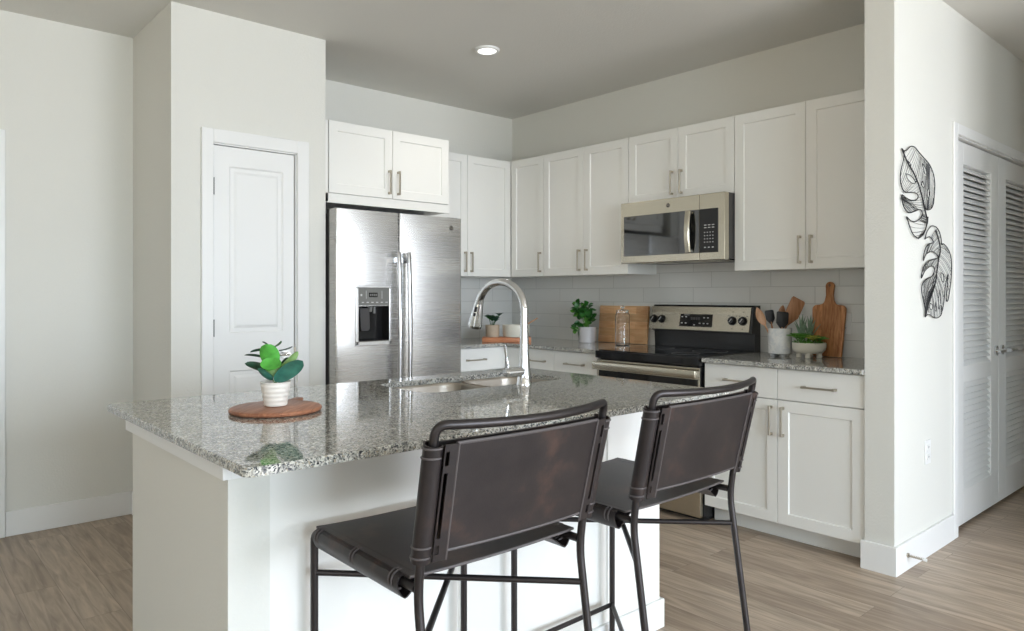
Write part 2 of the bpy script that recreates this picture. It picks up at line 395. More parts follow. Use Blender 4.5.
def pull(parent, x, z, ln, vertical, y=0, stand=.03, under=None):
    """square-post bar pull whose feet sit on the face at y"""
    bm = B(); h = ln / 2
    if vertical:
        for s in (-1, 1): box(bm, x - .006, x + .006, y - stand, y, z + s * (h - .007) - .007, z + s * (h - .007) + .007, .001, 1)
        box(bm, x - .0045, x + .0045, y - stand - .002, y - stand + .007, z - h, z + h, .001, 1)
    else:
        for s in (-1, 1): box(bm, x + s * (h - .007) - .007, x + s * (h - .007) + .007, y - stand, y, z - .006, z + .006, .001, 1)
        box(bm, x - h, x + h, y - stand - .002, y - stand + .007, z - .0045, z + .0045, .001, 1)
    return obj('handle', bm, M['nickel'], under or parent, label='brushed nickel bar pull')

# ================================================================== THE ROOM
H = 2.74
bm = B(); box(bm, LEFT_X - .15, 8.1, FRONT_Y - .15, 4.75, -.06, 0); struct('floor', bm, M['floor'])
bm = B(); box(bm, LEFT_X - .15, 8.1, FRONT_Y - .15, 4.75, H, H + .06); struct('ceiling', bm, M['ceiling'])
# back wall, with a doorway at its left end whose casing just enters the frame
DX0, DX1, DZ = -.37, .44, 2.03
bm = B()
box(bm, LEFT_X, DX0, 4.58, 4.70, 0, H); box(bm, DX1, 4.18, 4.58, 4.70, 0, H); box(bm, DX0, DX1, 4.58, 4.70, DZ, H)
struct('wall_back', bm, M['wall'])
bm = B(); box(bm, 4.06, 4.18, 1.425, 4.58, 0, H); struct('wall_right', bm, M['wall'])
# wall of the hall: ends in the free-standing wing beside the cabinets; opening for the closet doors
CX0, CX1, CZ = 4.235, 5.86, 2.095
bm = B()
box(bm, 3.435, CX0, 1.295, 1.425, 0, H); box(bm, CX0, CX1, 1.295, 1.425, CZ, H); box(bm, CX1, 7.6, 1.295, 1.425, 0, H)
struct('wall_hall', bm, M['wall'])
bm = B(); box(bm, CX0 - .1, CX1 + .1, 1.95, 2.0, 0, H); box(bm, 4.18, 4.235, 1.425, 1.95, 0, H); box(bm, CX1, CX1 + .05, 1.425, 1.95, 0, H)
struct('wall_closet', bm, M['wall'])
bm = B(); box(bm, 4.05, 7.6, -.25, -.13, 0, H); box(bm, 4.05, 4.17, FRONT_Y, -.13, 0, H); struct('wall_side', bm, M['wall'])
bm = B(); box(bm, 7.6, 7.72, -.25, 1.425, 0, H); struct('wall_hall_end', bm, M['wall'])
# pantry box
PX0, PX1, PY = 1.138, 1.985, 3.875
QX0, QX1, QZ = 1.342, 1.806, 2.056
bm = B()
box(bm, PX0, QX0, PY, PY + .1, 0, H); box(bm, QX1, PX1, PY, PY + .1, 0, H); box(bm, QX0, QX1, PY, PY + .1, QZ, H)
box(bm, PX0, PX0 + .1, PY + .1, 4.58, 0, H); box(bm, PX1 - .08, PX1, PY + .1, 4.58, 0, H)
struct('wall_pantry', bm, M['wall'])
# window walls behind the camera
def wall_with_windows(name, u0, u1, wins, place):
    bm = B(); xs = u0
    for (a, b, z0, z1) in wins:
        place(bm, xs, a, 0, H); place(bm, a, b, 0, z0); place(bm, a, b, z1, H); xs = b
    place(bm, xs, u1, 0, H); struct(name, bm, M['wall'])
wall_with_windows('wall_front', LEFT_X, 4.05, FRONT_WINS, lambda bm, a, b, c, d: box(bm, a, b, FRONT_Y - .12, FRONT_Y, c, d))
wall_with_windows('wall_left', FRONT_Y, 4.7, LEFT_FILL_WINS, lambda bm, a, b, c, d: box(bm, LEFT_X - .12, LEFT_X, a, b, c, d))
wn = 0
for (a, b, z0, z1) in FRONT_WINS:
    wn += 1; bm = B(); y0, y1 = FRONT_Y - .05, FRONT_Y - .01
    box(bm, a, a + .045, y0, y1, z0, z1); box(bm, b - .045, b, y0, y1, z0, z1); box(bm, a, b, y0, y1, z0, z0 + .05); box(bm, a, b, y0, y1, z1 - .05, z1)
    box(bm, (a + b) / 2 - .025, (a + b) / 2 + .025, y0, y1, z0, z1); struct('window_%d' % wn, bm, M['trim'])
for (a, b, z0, z1) in LEFT_FILL_WINS:  # frame of the added left fill window
    wn += 1; bm = B(); x0, x1 = LEFT_X - .05, LEFT_X - .01
    box(bm, x0, x1, a, a + .045, z0, z1); box(bm, x0, x1, b - .045, b, z0, z1); box(bm, x0, x1, a, b, z0, z0 + .05); box(bm, x0, x1, a, b, z1 - .05, z1)
    box(bm, x0, x1, (a + b) / 2 - .025, (a + b) / 2 + .025, z0, z1); struct('window_%d' % wn, bm, M['trim'])

# baseboards
BH, BT = .13, .014
def base_prof(bm, x0, x1, y0, y1):
    box(bm, x0, x1, y0, y1, 0, BH, .002, 1)
bm = B(); base_prof(bm, .53, PX0, 4.58 - BT, 4.58); struct('baseboard_back', bm, M['trim'])
bm = B(); base_prof(bm, PX0 - BT, PX0, PY, 4.58 - BT); base_prof(bm, PX0 - BT, 1.275, PY - BT, PY); base_prof(bm, 1.875, PX1, PY - BT, PY); struct('baseboard_pantry', bm, M['trim'])
bm = B(); base_prof(bm, 3.435 - BT, 3.435, 1.295 - BT, 1.425 + BT); base_prof(bm, 3.435, 4.175, 1.295 - BT, 1.295); struct('baseboard_hall', bm, M['trim'])

# casings
bm = B()
box(bm, DX1, DX1 + .088, 4.56, 4.58, 0, DZ + .088, .003, 1); box(bm, DX0 - .088, DX0, 4.56, 4.58, 0, DZ + .088, .003, 1); box(bm, DX0, DX1, 4.56, 4.58, DZ, DZ + .088, .003, 1)
struct('trim_1', bm, M['trim'])
bm = B()
box(bm, QX0 - .060, QX0, PY - .017, PY, 0, QZ + .072, .003, 1); box(bm, QX1, QX1 + .07, PY - .017, PY, 0, QZ + .072, .003, 1); box(bm, QX0, QX1, PY - .017, PY, QZ, QZ + .072, .003, 1)
box(bm, QX0, QX0 + .006, PY, PY + .1, 0, QZ); box(bm, QX1 - .006, QX1, PY, PY + .1, 0, QZ); box(bm, QX0, QX1, PY, PY + .1, QZ - .006, QZ)
struct('trim_2', bm, M['trim'])
bm = B()
box(bm, CX0 - .057, CX0, 1.281, 1.295, 0, CZ + .057, .003, 1); box(bm, CX1, CX1 + .057, 1.281, 1.295, 0, CZ + .057, .003, 1); box(bm, CX0, CX1, 1.281, 1.295, CZ, CZ + .057, .003, 1)
box(bm, CX0, CX0 + .006, 1.295, 1.425, 0, CZ); box(bm, CX1 - .006, CX1, 1.295, 1.425, 0, CZ); box(bm, CX0, CX1, 1.295, 1.425, CZ - .006, CZ)
struct('trim_3', bm, M['trim'])

# doors
def panel_slab(bm, x0, x1, z0, z1, y, panels, t=.035):
    """slab with moulded raised panels on its -y face; panels share one x range"""
    px0, px1 = panels[0][0], panels[0][1]
    q = lambda a, b, c, d: bm.faces.new([bm.verts.new(p) for p in ((a, y, c), (b, y, c), (b, y, d), (a, y, d))])
    q(x0, px0, z0, z1); q(px1, x1, z0, z1); zz = z0
    for (_, _, c, d) in panels:
        q(px0, px1, zz, c); zz = d
        ring_panel(bm, px0, px1, c, d, y, [(0, 0), (.008, .008), (.026, .008), (.040, .002), (.046, .002)])
    q(px0, px1, zz, z1)
    v = [bm.verts.new(p) for p in ((x0, y, z0), (x1, y, z0), (x1, y, z1), (x0, y, z1), (x0, y + t, z0), (x1, y + t, z0), (x1, y + t, z1), (x0, y + t, z1))]
    for f in ((4, 7, 6, 5), (0, 4, 5, 1), (1, 5, 6, 2), (2, 6, 7, 3), (3, 7, 4, 0)): bm.faces.new([v[i] for i in f])
bm = B(); panel_slab(bm, QX0 + .009, QX1 - .012, .012, QZ - .010, PY + .008, [(1.432, 1.732, .22, .855), (1.432, 1.732, 1.055, 1.945)])
d1 = struct('door_1', bm, M['door'])
for z in (.25, 1.085, 1.83):
    bm = B(); cyl(bm, (QX0 + .006, PY + .004, z - .045), (QX0 + .006, PY + .004, z + .045), .0055, 10); obj('hinge', bm, M['dark_grey'], d1)
bm = B(); cyl(bm, (1.742, PY + .008, .93), (1.742, PY - .002, .93), .028); cyl(bm, (1.742, PY, .93), (1.742, PY - .045, .93), .010)
tube(bm, [(1.742, PY - .045, .93), (1.700, PY - .048, .93), (1.640, PY - .044, .934)], .008, 10, .01); obj('lever_handle', bm, M['chrome'], d1, True)
bm = B(); box(bm, QX1 - .012, QX1 - .005, PY - .003, PY + .012, .90, .965); obj('strike_plate', bm, M['nickel'], d1)
bm = B(); panel_slab(bm, DX0 + .006, DX1 - .006, .012, DZ - .006, 4.60, [(DX0 + .12, DX1 - .12, .22, .85), (DX0 + .12, DX1 - .12, 1.05, 1.92)]); struct('door_2', bm, M['door'])

def louver_leaf(n, x0, x1, lx0, lx1, lever_dir):
    y, t = 1.315, .034
    bm = B(); z0, z1 = .022, CZ - .012
    for a, b in ((x0, lx0), (lx1, x1)): box(bm, a, b, y, y + t, z0, z1, .002, 1)
    for c, d in ((z0, .205), (.785, .872), (1.965, z1)): box(bm, lx0, lx1, y, y + t, c, d, .002, 1)
    for c, d in ((.205, .785), (.872, 1.965)):
        k = int((d - c) / .0325); st = (d - c) / k
        for i in range(k):
            zc = c + st * (i + .5)
            prism(bm, [(y + .002, zc - .0135), (y + .007, zc - .0190), (y + .033, zc + .0085), (y + .028, zc + .0140)], lambda a, b_: (lx0, a, b_), lambda a, b_: (lx1, a, b_))
    dd = struct('door_%d' % n, bm, M['door'])
    hx = x1 - .055 if lever_dir < 0 else x0 + .055
    bm = B(); cyl(bm, (hx, y, .93), (hx, y - .010, .93), .030); cyl(bm, (hx, y, .93), (hx, y - .055, .93), .010)
    tube(bm, [(hx, y - .050, .93), (hx + lever_dir * .04, y - .056, .932), (hx + lever_dir * .115, y - .050, .928)], .009, 10, .01)
    obj('lever_handle', bm, M['chrome'], dd, True)
louver_leaf(3, CX0 + .01, 5.044, 4.425, 4.905, -1)
louver_leaf(4, 5.048, CX1 - .01, 5.195, 5.69, 1)

# tiled backsplash on the two kitchen walls
bm = B(); box(bm, 4.052, 4.06, 1.425, 4.58, .914, 1.52)
sp = struct('wall_tile_right', bm, M['tile_r'])
bm = B(); box(bm, 2.90, 4.052, 4.572, 4.58, .914, 1.45)
struct('wall_tile_back', bm, M['tile_f'])

# ================================================================== CABINETS (local: front faces -y, x runs left to right, y=0 is the door face)
R90 = -PI / 2
def cabinet(name, label, cat, loc, rotz, w, d, z0, z1, doors=(), drawers=(), toe=0, fill=None, group=None, open_rail=0):
    t = thing(name, label, cat, loc, rotz, group)
    bm = B(); box(bm, 0, w, .021, d, z0 - open_rail, z1); obj('carcass', bm, M['cab'], t)
    if toe:
        bm = B(); box(bm, 0, w, .10, d, 0, z0 - .001); obj('toe_kick', bm, M['cab'], t)
    for (x0, x1, a, b, hx, hz) in doors:
        bm = B(); shaker(bm, x0 + .0015, x1 - .0015, a, b); dr = obj('door', bm, M['cab'], t)
        if hx is not None: pull(t, hx, hz, .150, True, under=dr)
    if fill:
        bm = B(); box(bm, fill[0], fill[1], 0, .0205, fill[2], fill[3], .001, 1); obj('corner_filler', bm, M['cab'], t)
    for (x0, x1, a, b, hx) in drawers:
        bm = B(); slab_front(bm, x0 + .0015, x1 - .0015, a, b); dr = obj('drawer_front', bm, M['cab'], t)
        if hx is not None: pull(t, hx, (a + b) / 2 - .002, .168, False, under=dr)
    return t
XU = 3.75; UZ0, UZ1 = 1.398, 2.297
dep = 4.058 - XU
def up(label, ya, yb, doors, z0=UZ0, group='wall cabinets over the range wall'):
    """range wall unit from ya (left end) down to yb; door x given as world Y"""
    dl = [(ya - a, ya - b, z0, UZ1, (ya - h if h else None), z0 + .105) for (a, b, h) in doors]
    return cabinet('wall_cabinet', label, 'cabinet', (XU, ya, 0), R90, ya - yb, dep, z0 + .001, UZ1 - .001, dl, group=group)
up('tall white shaker wall cabinet right of the microwave, two doors, next to the wing wall', 2.290, 1.437, [(2.290, 1.863, 1.892), (1.863, 1.430, 1.828)])
up('short white two-door wall cabinet directly above the microwave', 3.073, 2.292, [(3.073, 2.683, 2.722), (2.683, 2.292, 2.652)], 1.852)
up('white two-door wall cabinet left of the microwave, between it and the corner cabinet', 3.881, 3.075, [(3.881, 3.474, 3.510), (3.474, 3.075, 3.440)])
up('narrow single-door white wall cabinet in the corner of the range wall', 4.244, 3.883, [(4.243, 3.883, 3.908)])
cabinet('wall_cabinet', 'white two-door wall cabinet on the back wall between fridge and corner', 'cabinet', (2.935, 4.245, 0), 0, .814, .333, UZ0 + .001, UZ1 - .001,
        [(.0, .385, UZ0, UZ1, .357, UZ0 + .105), (.385, .814, UZ0, UZ1, .415, UZ0 + .105)])
# cabinet over the fridge
t = cabinet('wall_cabinet', 'deep white two-door cabinet above the stainless refrigerator', 'cabinet', (2.012, 3.93, 0), 0, .914, .648, 1.812, 2.294,
            [(.022, .463, 1.866, 2.296, .433, 1.866 + .10), (.463, .904, 1.866, 2.296, .500, 1.866 + .10)])
bm = B(); box(bm, .0, .020, .006, .03, 1.812, 2.294); box(bm, .0, .914, .006, .022, 1.808, 1.864); obj('face_rail', bm, M['cab'], t)
# tall end panel right of the fridge
# base cabinets
XB = 3.45
cabinet('base_cabinet', 'white base cabinet right of the range under utensil crock, two drawers over two doors', 'cabinet', (XB, 2.292, 0), R90, .862, .606, .098, .886,
        [(0, .430, .100, .7255, .398, .620), (.430, .862, .100, .7255, .462, .620)],
        [(0, .430, .7305, .884, .215), (.430, .862, .7305, .884, .650)], toe=1)
cabinet('base_cabinet', 'white base cabinet left of the range below plant and jar', 'cabinet', (XB, 3.965, 0), R90, .893, .606, .098, .886,
        [(.175, .497, .100, .7255, .46, .620), (.497, .893, .100, .7255, .535, .620)],
        [(.175, .497, .7305, .884, .338), (.497, .893, .7305, .884, .695)], toe=1, fill=(0, .1735, .100, .884))
cabinet('base_cabinet', 'white base cabinet on the back wall beside the refrigerator', 'cabinet', (2.925, 3.965, 0), 0, .523, .606, .098, .886,
        [(0, .523, .100, .7255, .46, .620)], [(0, .523, .7305, .884, .245)], toe=1)

# worktops
bm = B()
prism(bm, [(2.925, 3.94), (3.415, 3.94), (3.415, 3.066), (4.05, 3.066), (4.05, 4.57), (2.925, 4.57)], lambda a, b: (a, b, .914), lambda a, b: (a, b, .890), .003)
o = obj('worktop', bm, M['granite'], smooth=False); o['label'] = 'L-shaped speckled granite worktop in the corner between refrigerator and range'; o['category'] = 'worktop'; o['group'] = 'perimeter worktops'
bm = B(); box(bm, 3.415, 4.05, 1.427, 2.290, .890, .914, .003)
o = obj('worktop', bm, M['granite']); o['label'] = 'short granite worktop right of the range, carrying utensil crock and paddle board'; o['category'] = 'worktop'; o['group'] = 'perimeter worktops'

# ================================================================== ISLAND
SX0, SX1, SY0, SY1 = .560, 2.335, 1.430, 2.570
KX0, KX1, KY0, KY1 = 1.46, 2.17, 2.092, 2.450      # sink cut-out
def rrect(x0, x1, y0, y1, r, n=6):
    out = []
    for cx, cy, a0 in ((x1 - r, y1 - r, 0), (x0 + r, y1 - r, 90), (x0 + r, y0 + r, 180), (x1 - r, y0 + r, 270)):
        for i in range(n + 1):
            a = math.radians(a0 + 90 * i / n); out.append((cx + r * math.cos(a), cy + r * math.sin(a)))
    return out
bm = B()
def loopz(pts, z): return [bm.verts.new((p[0], p[1], z)) for p in pts]
outer = rrect(SX0, SX1, SY0, SY1, .022, 5); inner = rrect(KX0, KX1, KY0, KY1, .07, 8)
def ring(lo): return [bm.edges.new((lo[i], lo[(i + 1) % len(lo)])) for i in range(len(lo))]
tz = .914
o0, i0 = loopz(rrect(SX0 + .003, SX1 - .003, SY0 + .003, SY1 - .003, .020, 5), tz), loopz(rrect(KX0 - .002, KX1 + .002, KY0 - .002, KY1 + .002, .071, 8), tz)
e = ring(o0) + ring(i0); bmesh.ops.triangle_fill(bm, use_beauty=True, edges=e)
def bridge(a, b):
    for k in range(len(a)): bm.faces.new((a[k], a[(k + 1) % len(a)], b[(k + 1) % len(a)], b[k]))
o1 = loopz(outer, tz - .003); o2 = loopz(outer, tz - .020); i1 = loopz(inner, tz - .002); i2 = loopz(inner, tz - .020)
bridge(o0, o1); bridge(o1, o2); bridge(i0, i1); bridge(i1, i2)
e = ring(loopz(outer, tz - .020)) + ring(loopz(inner, tz - .020)); bmesh.ops.triangle_fill(bm, use_beauty=True, edges=e)
bmesh.ops.remove_doubles(bm, verts=bm.verts, dist=1e-6)
o = obj('island_worktop', bm, M['granite']); o['label'] = 'large polished speckled granite slab on top of the kitchen island'; o['category'] = 'worktop'

isl = thing('kitchen_island', 'white panelled kitchen island under the large granite slab', 'kitchen island', (1.43, 2.1, 0))
ix, iy = 1.43, 2.1
def ib(bm, x0, x1, y0, y1, z0, z1, bev=0): box(bm, x0 - ix, x1 - ix, y0 - iy, y1 - iy, z0, z1, bev, 1)
IX0, IX1, IY0, IY1 = .620, 2.245, 1.690, 2.500
bm = B(); ib(bm, IX0, IX0 + .10, IY0, IY1, 0, .893); obj('end_wall', bm, M['wall'], isl)
bm = B(); ib(bm, IX0 + .10, IX1 - .02, IY1 - .02, IY1, .09, .893); ib(bm, IX1 - .02, IX1, IY0 + .05, IY1, 0, .893); ib(bm, IX0 + .1, IX1 - .02, IY1 - .09, IY1 - .07, 0, .09); obj('carcass', bm, M['cab'], isl)
# front: plain rails and stiles with recessed panels
bm = B(); y = IY0 - iy; pan = [(1.283, 1.295), (1.467, 1.950)]; za, zb = .150, .800
xs = IX0 + .10
for a, b in pan:
    box(bm, xs - ix, a - ix, y, y + .05, 0, .893); box(bm, a - ix, b - ix, y, y + .05, 0, za); box(bm, a - ix, b - ix, y, y + .05, zb, .893)
    ring_panel(bm, a - ix, b - ix, za, zb, y, [(0, 0), (.002, .006), (.005, .008)]); xs = b
box(bm, xs - ix, IX1 - ix, y, y + .05, 0, .893)
obj('front_panel', bm, M['cab'], isl)
bm = B(); ib(bm, IX0 - .018, IX0 + .002, IY0 - .018, IY1 + .01, .836, .893, .001); ib(bm, IX0 + .002, IX0 + .16, IY0 - .018, IY0, .836, .893, .001); obj('apron', bm, M['trim'], isl)
bm = B(); ib(bm, IX0 + .10, IX1 + .014, IY0 - .014, IY0, 0, .108, .002); ib(bm, IX1, IX1 + .014, IY0, IY1 - .09, 0, .108, .002); obj('baseboard', bm, M['trim'], isl)
for k in range(4):
    w = (IX1 - IX0 - .12) / 4; x0 = IX0 + .10 + w * k
    bm = B(); shaker(bm, -(x0 + w - ix) + .002, -(x0 - ix) - .002, .10, .875)
    for vv in bm.verts: vv.co = Vector((-vv.co.x, IY1 + .02 - iy - vv.co.y, vv.co.z))
    obj('door', bm, M['cab'], isl)

# undermount double sink
sk = thing('kitchen_sink', 'double-bowl stainless sink set into the island slab', 'sink', (1.815, 2.26, .894))
def bowl(x0, x1):
    bm = B(); y0, y1 = KY0 - .004, KY1 + .004
    def lp(i, z, r): return [bm.verts.new((p[0] - 1.815, p[1] - 2.26, z)) for p in rrect(x0 + i, x1 - i, y0 + i, y1 - i, r, 8)]
    ls = [lp(0, -.0005, .075), lp(.004, -.012, .071), lp(.008, -.15, .067), lp(.022, -.178, .06), lp(.05, -.19, .045), lp(.13, -.194, .02)]
    for a, b in zip(ls, ls[1:]):
        for k in range(len(a)): bm.faces.new((a[k], a[(k + 1) % len(a)], b[(k + 1) % len(a)], b[k]))
    bm.faces.new(ls[-1]); bmesh.ops.solidify(bm, geom=list(bm.faces), thickness=.0015); return obj('bowl', bm, M['sink_steel'], sk, True)
b1 = bowl(KX0 - .004, 1.835); b2 = bowl(1.850, KX1 + .004)
for bb, x in ((b1, 1.645), (b2, 2.01)):
    bm = B(); lathe(bm, [(.02, -.1925), (.042, -.1925), (.045, -.1905), (.048, -.1925)], x - 1.815, 0, 24, True); obj('drain', bm, M['chrome'], bb, True)
bm = B(); box(bm, 1.8355 - 1.815, 1.8495 - 1.815, KY0 - 2.26 + .05, KY1 - 2.26 - .05, -.03, -.012, .004); obj('divider', bm, M['sink_steel'], sk, True)

# faucet
fx, fy = 1.885, 2.056
fc = thing('kitchen_faucet', 'tall chrome gooseneck pull-down faucet behind the island sink', 'faucet', (fx, fy, .914))
bm = B(); lathe(bm, [(.030, 0), (.030, .006), (.027, .012), (.024, .045), (.0195, .09), (.0175, .13), (.0165, .20)], 0, 0, 28, True, True); obj('base', bm, M['chrome'], fc, True)
bm = B(); pts = [(0, 0, .18), (0, 0, .285)]; rr = .140
for i in range(0, 17):
    a = math.radians(180 - i * 10.2); pts.append((0, rr + rr * math.cos(a), .285 + .112 * math.sin(a)))
tube(bm, pts, .0150, 18); obj('spout', bm, M['chrome'], fc, True)
p = Vector(pts[-1]); d = (Vector(pts[-1]) - Vector(pts[-2])).normalized()
d = Vector((0, .28, -.96)).normalized()
bm = B(); cyl(bm, p - d * .004, p + d * .010, .0172, 24); cyl(bm, p + d * .010, p + d * .102, .0175, 24, .029); cyl(bm, p + d * .102, p + d * .112, .029, 24, .027); sh = obj('spray_head', bm, M['chrome'], fc, True)
bm = B(); side = Vector((-1, 0, 0))
for a, b in ((.022, .044), (.048, .062)):
    c = p + d * (a + b) / 2 + Vector((-.0155 - (a + b) / 2 * .08, -.008, 0)); tube(bm, [c - d * (b - a) / 2, c + d * (b - a) / 2], .0058, 10)
obj('button', bm, M['black_plastic'], sh, True, label='black spray button')
bm = B(); cyl(bm, (0, 0, .052), (-.090, 0, .052), .0185, 24); cyl(bm, (-.090, 0, .052), (-.099, 0, .052), .0185, 24, .013); hb = obj('handle', bm, M['chrome'], fc, True)
bm = B(); tube(bm, [(-.082, 0, .060), (-.088, .002, .10), (-.098, .003, .158)], lambda t: .0062 - .0015 * t, 12, .01); obj('lever', bm, M['chrome'], hb, True)

# ================================================================== REFRIGERATOR
fr = thing('refrigerator', 'side-by-side stainless refrigerator with water dispenser in its left door', 'refrigerator', (1.994, 3.77, 0))
FW, FH = .908, 1.757; sx = .428
bm = B(); box(bm, .004, FW - .004, .085, .78, .02, FH - .018, .004); obj('case', bm, M['dark_grey'], fr)
bm = B(); box(bm, .01, FW - .01, .03, .09, .02, .085); obj('kick_grille', bm, M['dark_grey'], fr)
for x in (.05, FW - .05):
    bm = B(); box(bm, x - .04, x + .04, .03, .13, FH - .018, FH + .006, .004); obj('hinge_cover', bm, M['dark_grey'], fr)
def fdoor(x0, x1, holes=()):
    bm = B(); z0, z1 = .09, FH; r = .016
    # face with soft vertical edges
    prof = [(x0, .075), (x0, r)] + [(x0 + r - r * math.cos(math.radians(a)), r - r * math.sin(math.radians(a))) for a in (30, 60)] + [(x0 + r, 0), (x1 - r, 0)] + [(x1 - r + r * math.sin(math.radians(a)), r - r * math.cos(math.radians(a))) for a in (30, 60)] + [(x1, r), (x1, .075)]
    prism(bm, prof, lambda a, b: (a, b, z0), lambda a, b: (a, b, z1)); return bm
# left door: built around the dispenser niche
nx0, nx1, nz0, nz1 = .145, .352, .985, 1.193
bm = B(); z0, z1 = .09, FH; r = .016; x0, x1 = 0, sx - .002
def door_piece(a, b, c, d, la=False, lb=False):
    pr = []
    pr += [(a, .075), (a, r)] + [(a + r - r * math.cos(math.radians(t_)), r - r * math.sin(math.radians(t_))) for t_ in (30, 60)] + [(a + r, 0)] if la else [(a, .075), (a, 0)]
    pr += [(b - r, 0)] + [(b - r + r * math.sin(math.radians(t_)), r - r * math.cos(math.radians(t_))) for t_ in (30, 60)] + [(b, r), (b, .075)] if lb else [(b, 0), (b, .075)]
    prism(bm, pr, lambda p_, q_: (p_, q_, c), lambda p_, q_: (p_, q_, d))
door_piece(x0, x1, z0, nz0, True, True); door_piece(x0, x1, nz1, z1, True, True)
door_piece(x0, nx0, nz0, nz1, True, False); door_piece(nx1, x1, nz0, nz1, False, True)
ld = obj('freezer_door', bm, M['steel'], fr, True)
rd = obj('fridge_door', fdoor(sx + .002, FW), M['steel'], fr, True)
# dispenser
bm = B(); 
prism(bm, [(nx0 - .008, 1.196), (nx1 + .006, 1.196), (nx1 + .006, 1.300), ((nx0 + nx1) / 2 + .05, 1.312), ((nx0 + nx1) / 2 - .05, 1.312), (nx0 - .008, 1.300)], lambda a, b: (a, -.006, b), lambda a, b: (a, .001, b), .002)
cp = obj('dispenser_panel', bm, M['grey_plastic'], ld, label='grey dispenser control panel')
bm = B(); box(bm, nx0 - .018, nx0, -.008, .001, .962, 1.300, .003); box(bm, nx1, nx1 + .016, -.008, .001, .962, 1.300, .003); box(bm, nx0 - .018, nx1 + .016, -.008, .001, .958, .986, .003)
box(bm, nx0 - .018, nx1 + .016, -.010, .001, 1.300, 1.314, .003); obj('dispenser_frame', bm, M['steel'], ld)
bm = B(); box(bm, nx0, nx1, .068, .072, nz0, nz1); box(bm, nx0, nx0 + .002, -.002, .07, nz0, nz1); box(bm, nx1 - .002, nx1, -.002, .07, nz0, nz1); box(bm, nx0, nx1, -.002, .07, nz0, nz0 + .006); box(bm, nx0, nx1, -.002, .07, nz1 - .004, nz1)
ni = obj('dispenser_niche', bm, M['black_enamel'], ld)
bm = B(); prism(bm, [(nx0 + .022, 1.180), (nx0 + .085, 1.180), (nx0 + .098, 1.060), (nx0 + .088, 1.045), (nx0 + .045, 1.045), (nx0 + .036, 1.060)], lambda a, b: (a, .018 + (1.18 - b) * .12, b), lambda a, b: (a, .030 + (1.18 - b) * .12, b), .002)
obj('paddle', bm, M['dark_grey'], ni)
bm = B(); cyl(bm, (nx0 + .10, .035, nz1), (nx0 + .10, .035, nz1 - .035), .014, 18, .011); cyl(bm, (nx0 + .13, .040, nz1), (nx0 + .13, .040, nz1 - .045), .008, 14); obj('nozzle', bm, M['grey_plastic'], ni, True)
bm = B(); box(bm, nx0 + .068, nx0 + .125, -.0085, -.006, 1.246, 1.272); obj('display', bm, M['black_gloss'], cp)
bm = B()
for k in range(4): box(bm, nx0 + .073 + k * .0125, nx0 + .082 + k * .0125, -.0089, -.0084, 1.252, 1.266)
obj('display_segments', bm, M['grey_plastic'], cp)
bm = B()
for k in range(6): box(bm, nx0 + .020 + k * .032, nx0 + .034 + k * .032, -.0076, -.006, 1.212, 1.2175)
for z in (1.258,): box(bm, nx0 + .012, nx0 + .022, -.0076, -.006, z - .006, z + .006)
box(bm, nx0 + .048, nx0 + .050, -.0076, -.006, 1.236, 1.284); box(bm, nx0 + .155, nx0 + .157, -.0076, -.006, 1.236, 1.284)
obj('button_marks', bm, M['white_print'], cp)
# handles
def fhandle(x, par, sgn):
    bm = B(); pts = [(x, -.046, 1.515)]
    for i in range(13):
        t_ = i / 12; z = 1.50 - t_ * (1.50 - .52); pts.append((x, -.050 - .016 * math.sin(PI * t_), z))
    pts += [(x, -.046, .505)]
    n = len(pts); w = .0150
    rings = []
    for i, p_ in enumerate(pts):
        a = Vector(pts[max(0, i - 1)]); b = Vector(pts[min(n - 1, i + 1)]); tg = (b - a).normalized(); nn = Vector((1, 0, 0)).cross(tg).normalized()
        pr = []
        for k in range(14):
            an = 2 * PI * k / 14; pr.append(bm.verts.new(Vector(p_) + Vector((1, 0, 0)) * w * math.cos(an) + nn * .0115 * math.sin(an)))
        rings.append(pr)
    for a, b in zip(rings, rings[1:]):
        for k in range(14): bm.faces.new((a[k], a[(k + 1) % 14], b[(k + 1) % 14], b[k]))
    bm.faces.new(rings[0]); bm.faces.new(list(reversed(rings[-1])))
    for zz in (1.47, .56): box(bm, x - .010, x + .010, -.052, 0, zz - .018, zz + .018, .003, 1)
    obj('handle', bm, M['handle_steel'], par, True, label='long curved stainless door handle')
fhandle(sx - .034, ld, -1); fhandle(sx + .036, rd, 1)
def badge(par, x, y, z, r):
    bm = B(); cyl(bm, (x, y, z), (x, y - .002, z), r, 32); bd = obj('badge', bm, M['dark_grey'], par, label='round dark emblem')
    bm = B(); tube(bm, [(x + (r * .86) * math.cos(2 * PI * k / 32), y - .0022, z + r * .86 * math.sin(2 * PI * k / 32)) for k in range(32)], r * .05, 6, closed=True); obj('emblem_ring', bm, M['nickel'], bd)
    text('emblem_letters', 'GE', r * 1.05, M['nickel'], bd, (x, y - .0022, z), (PI / 2, 0, 0), .0002)
badge(rd, .822, 0, 1.690, .0155)

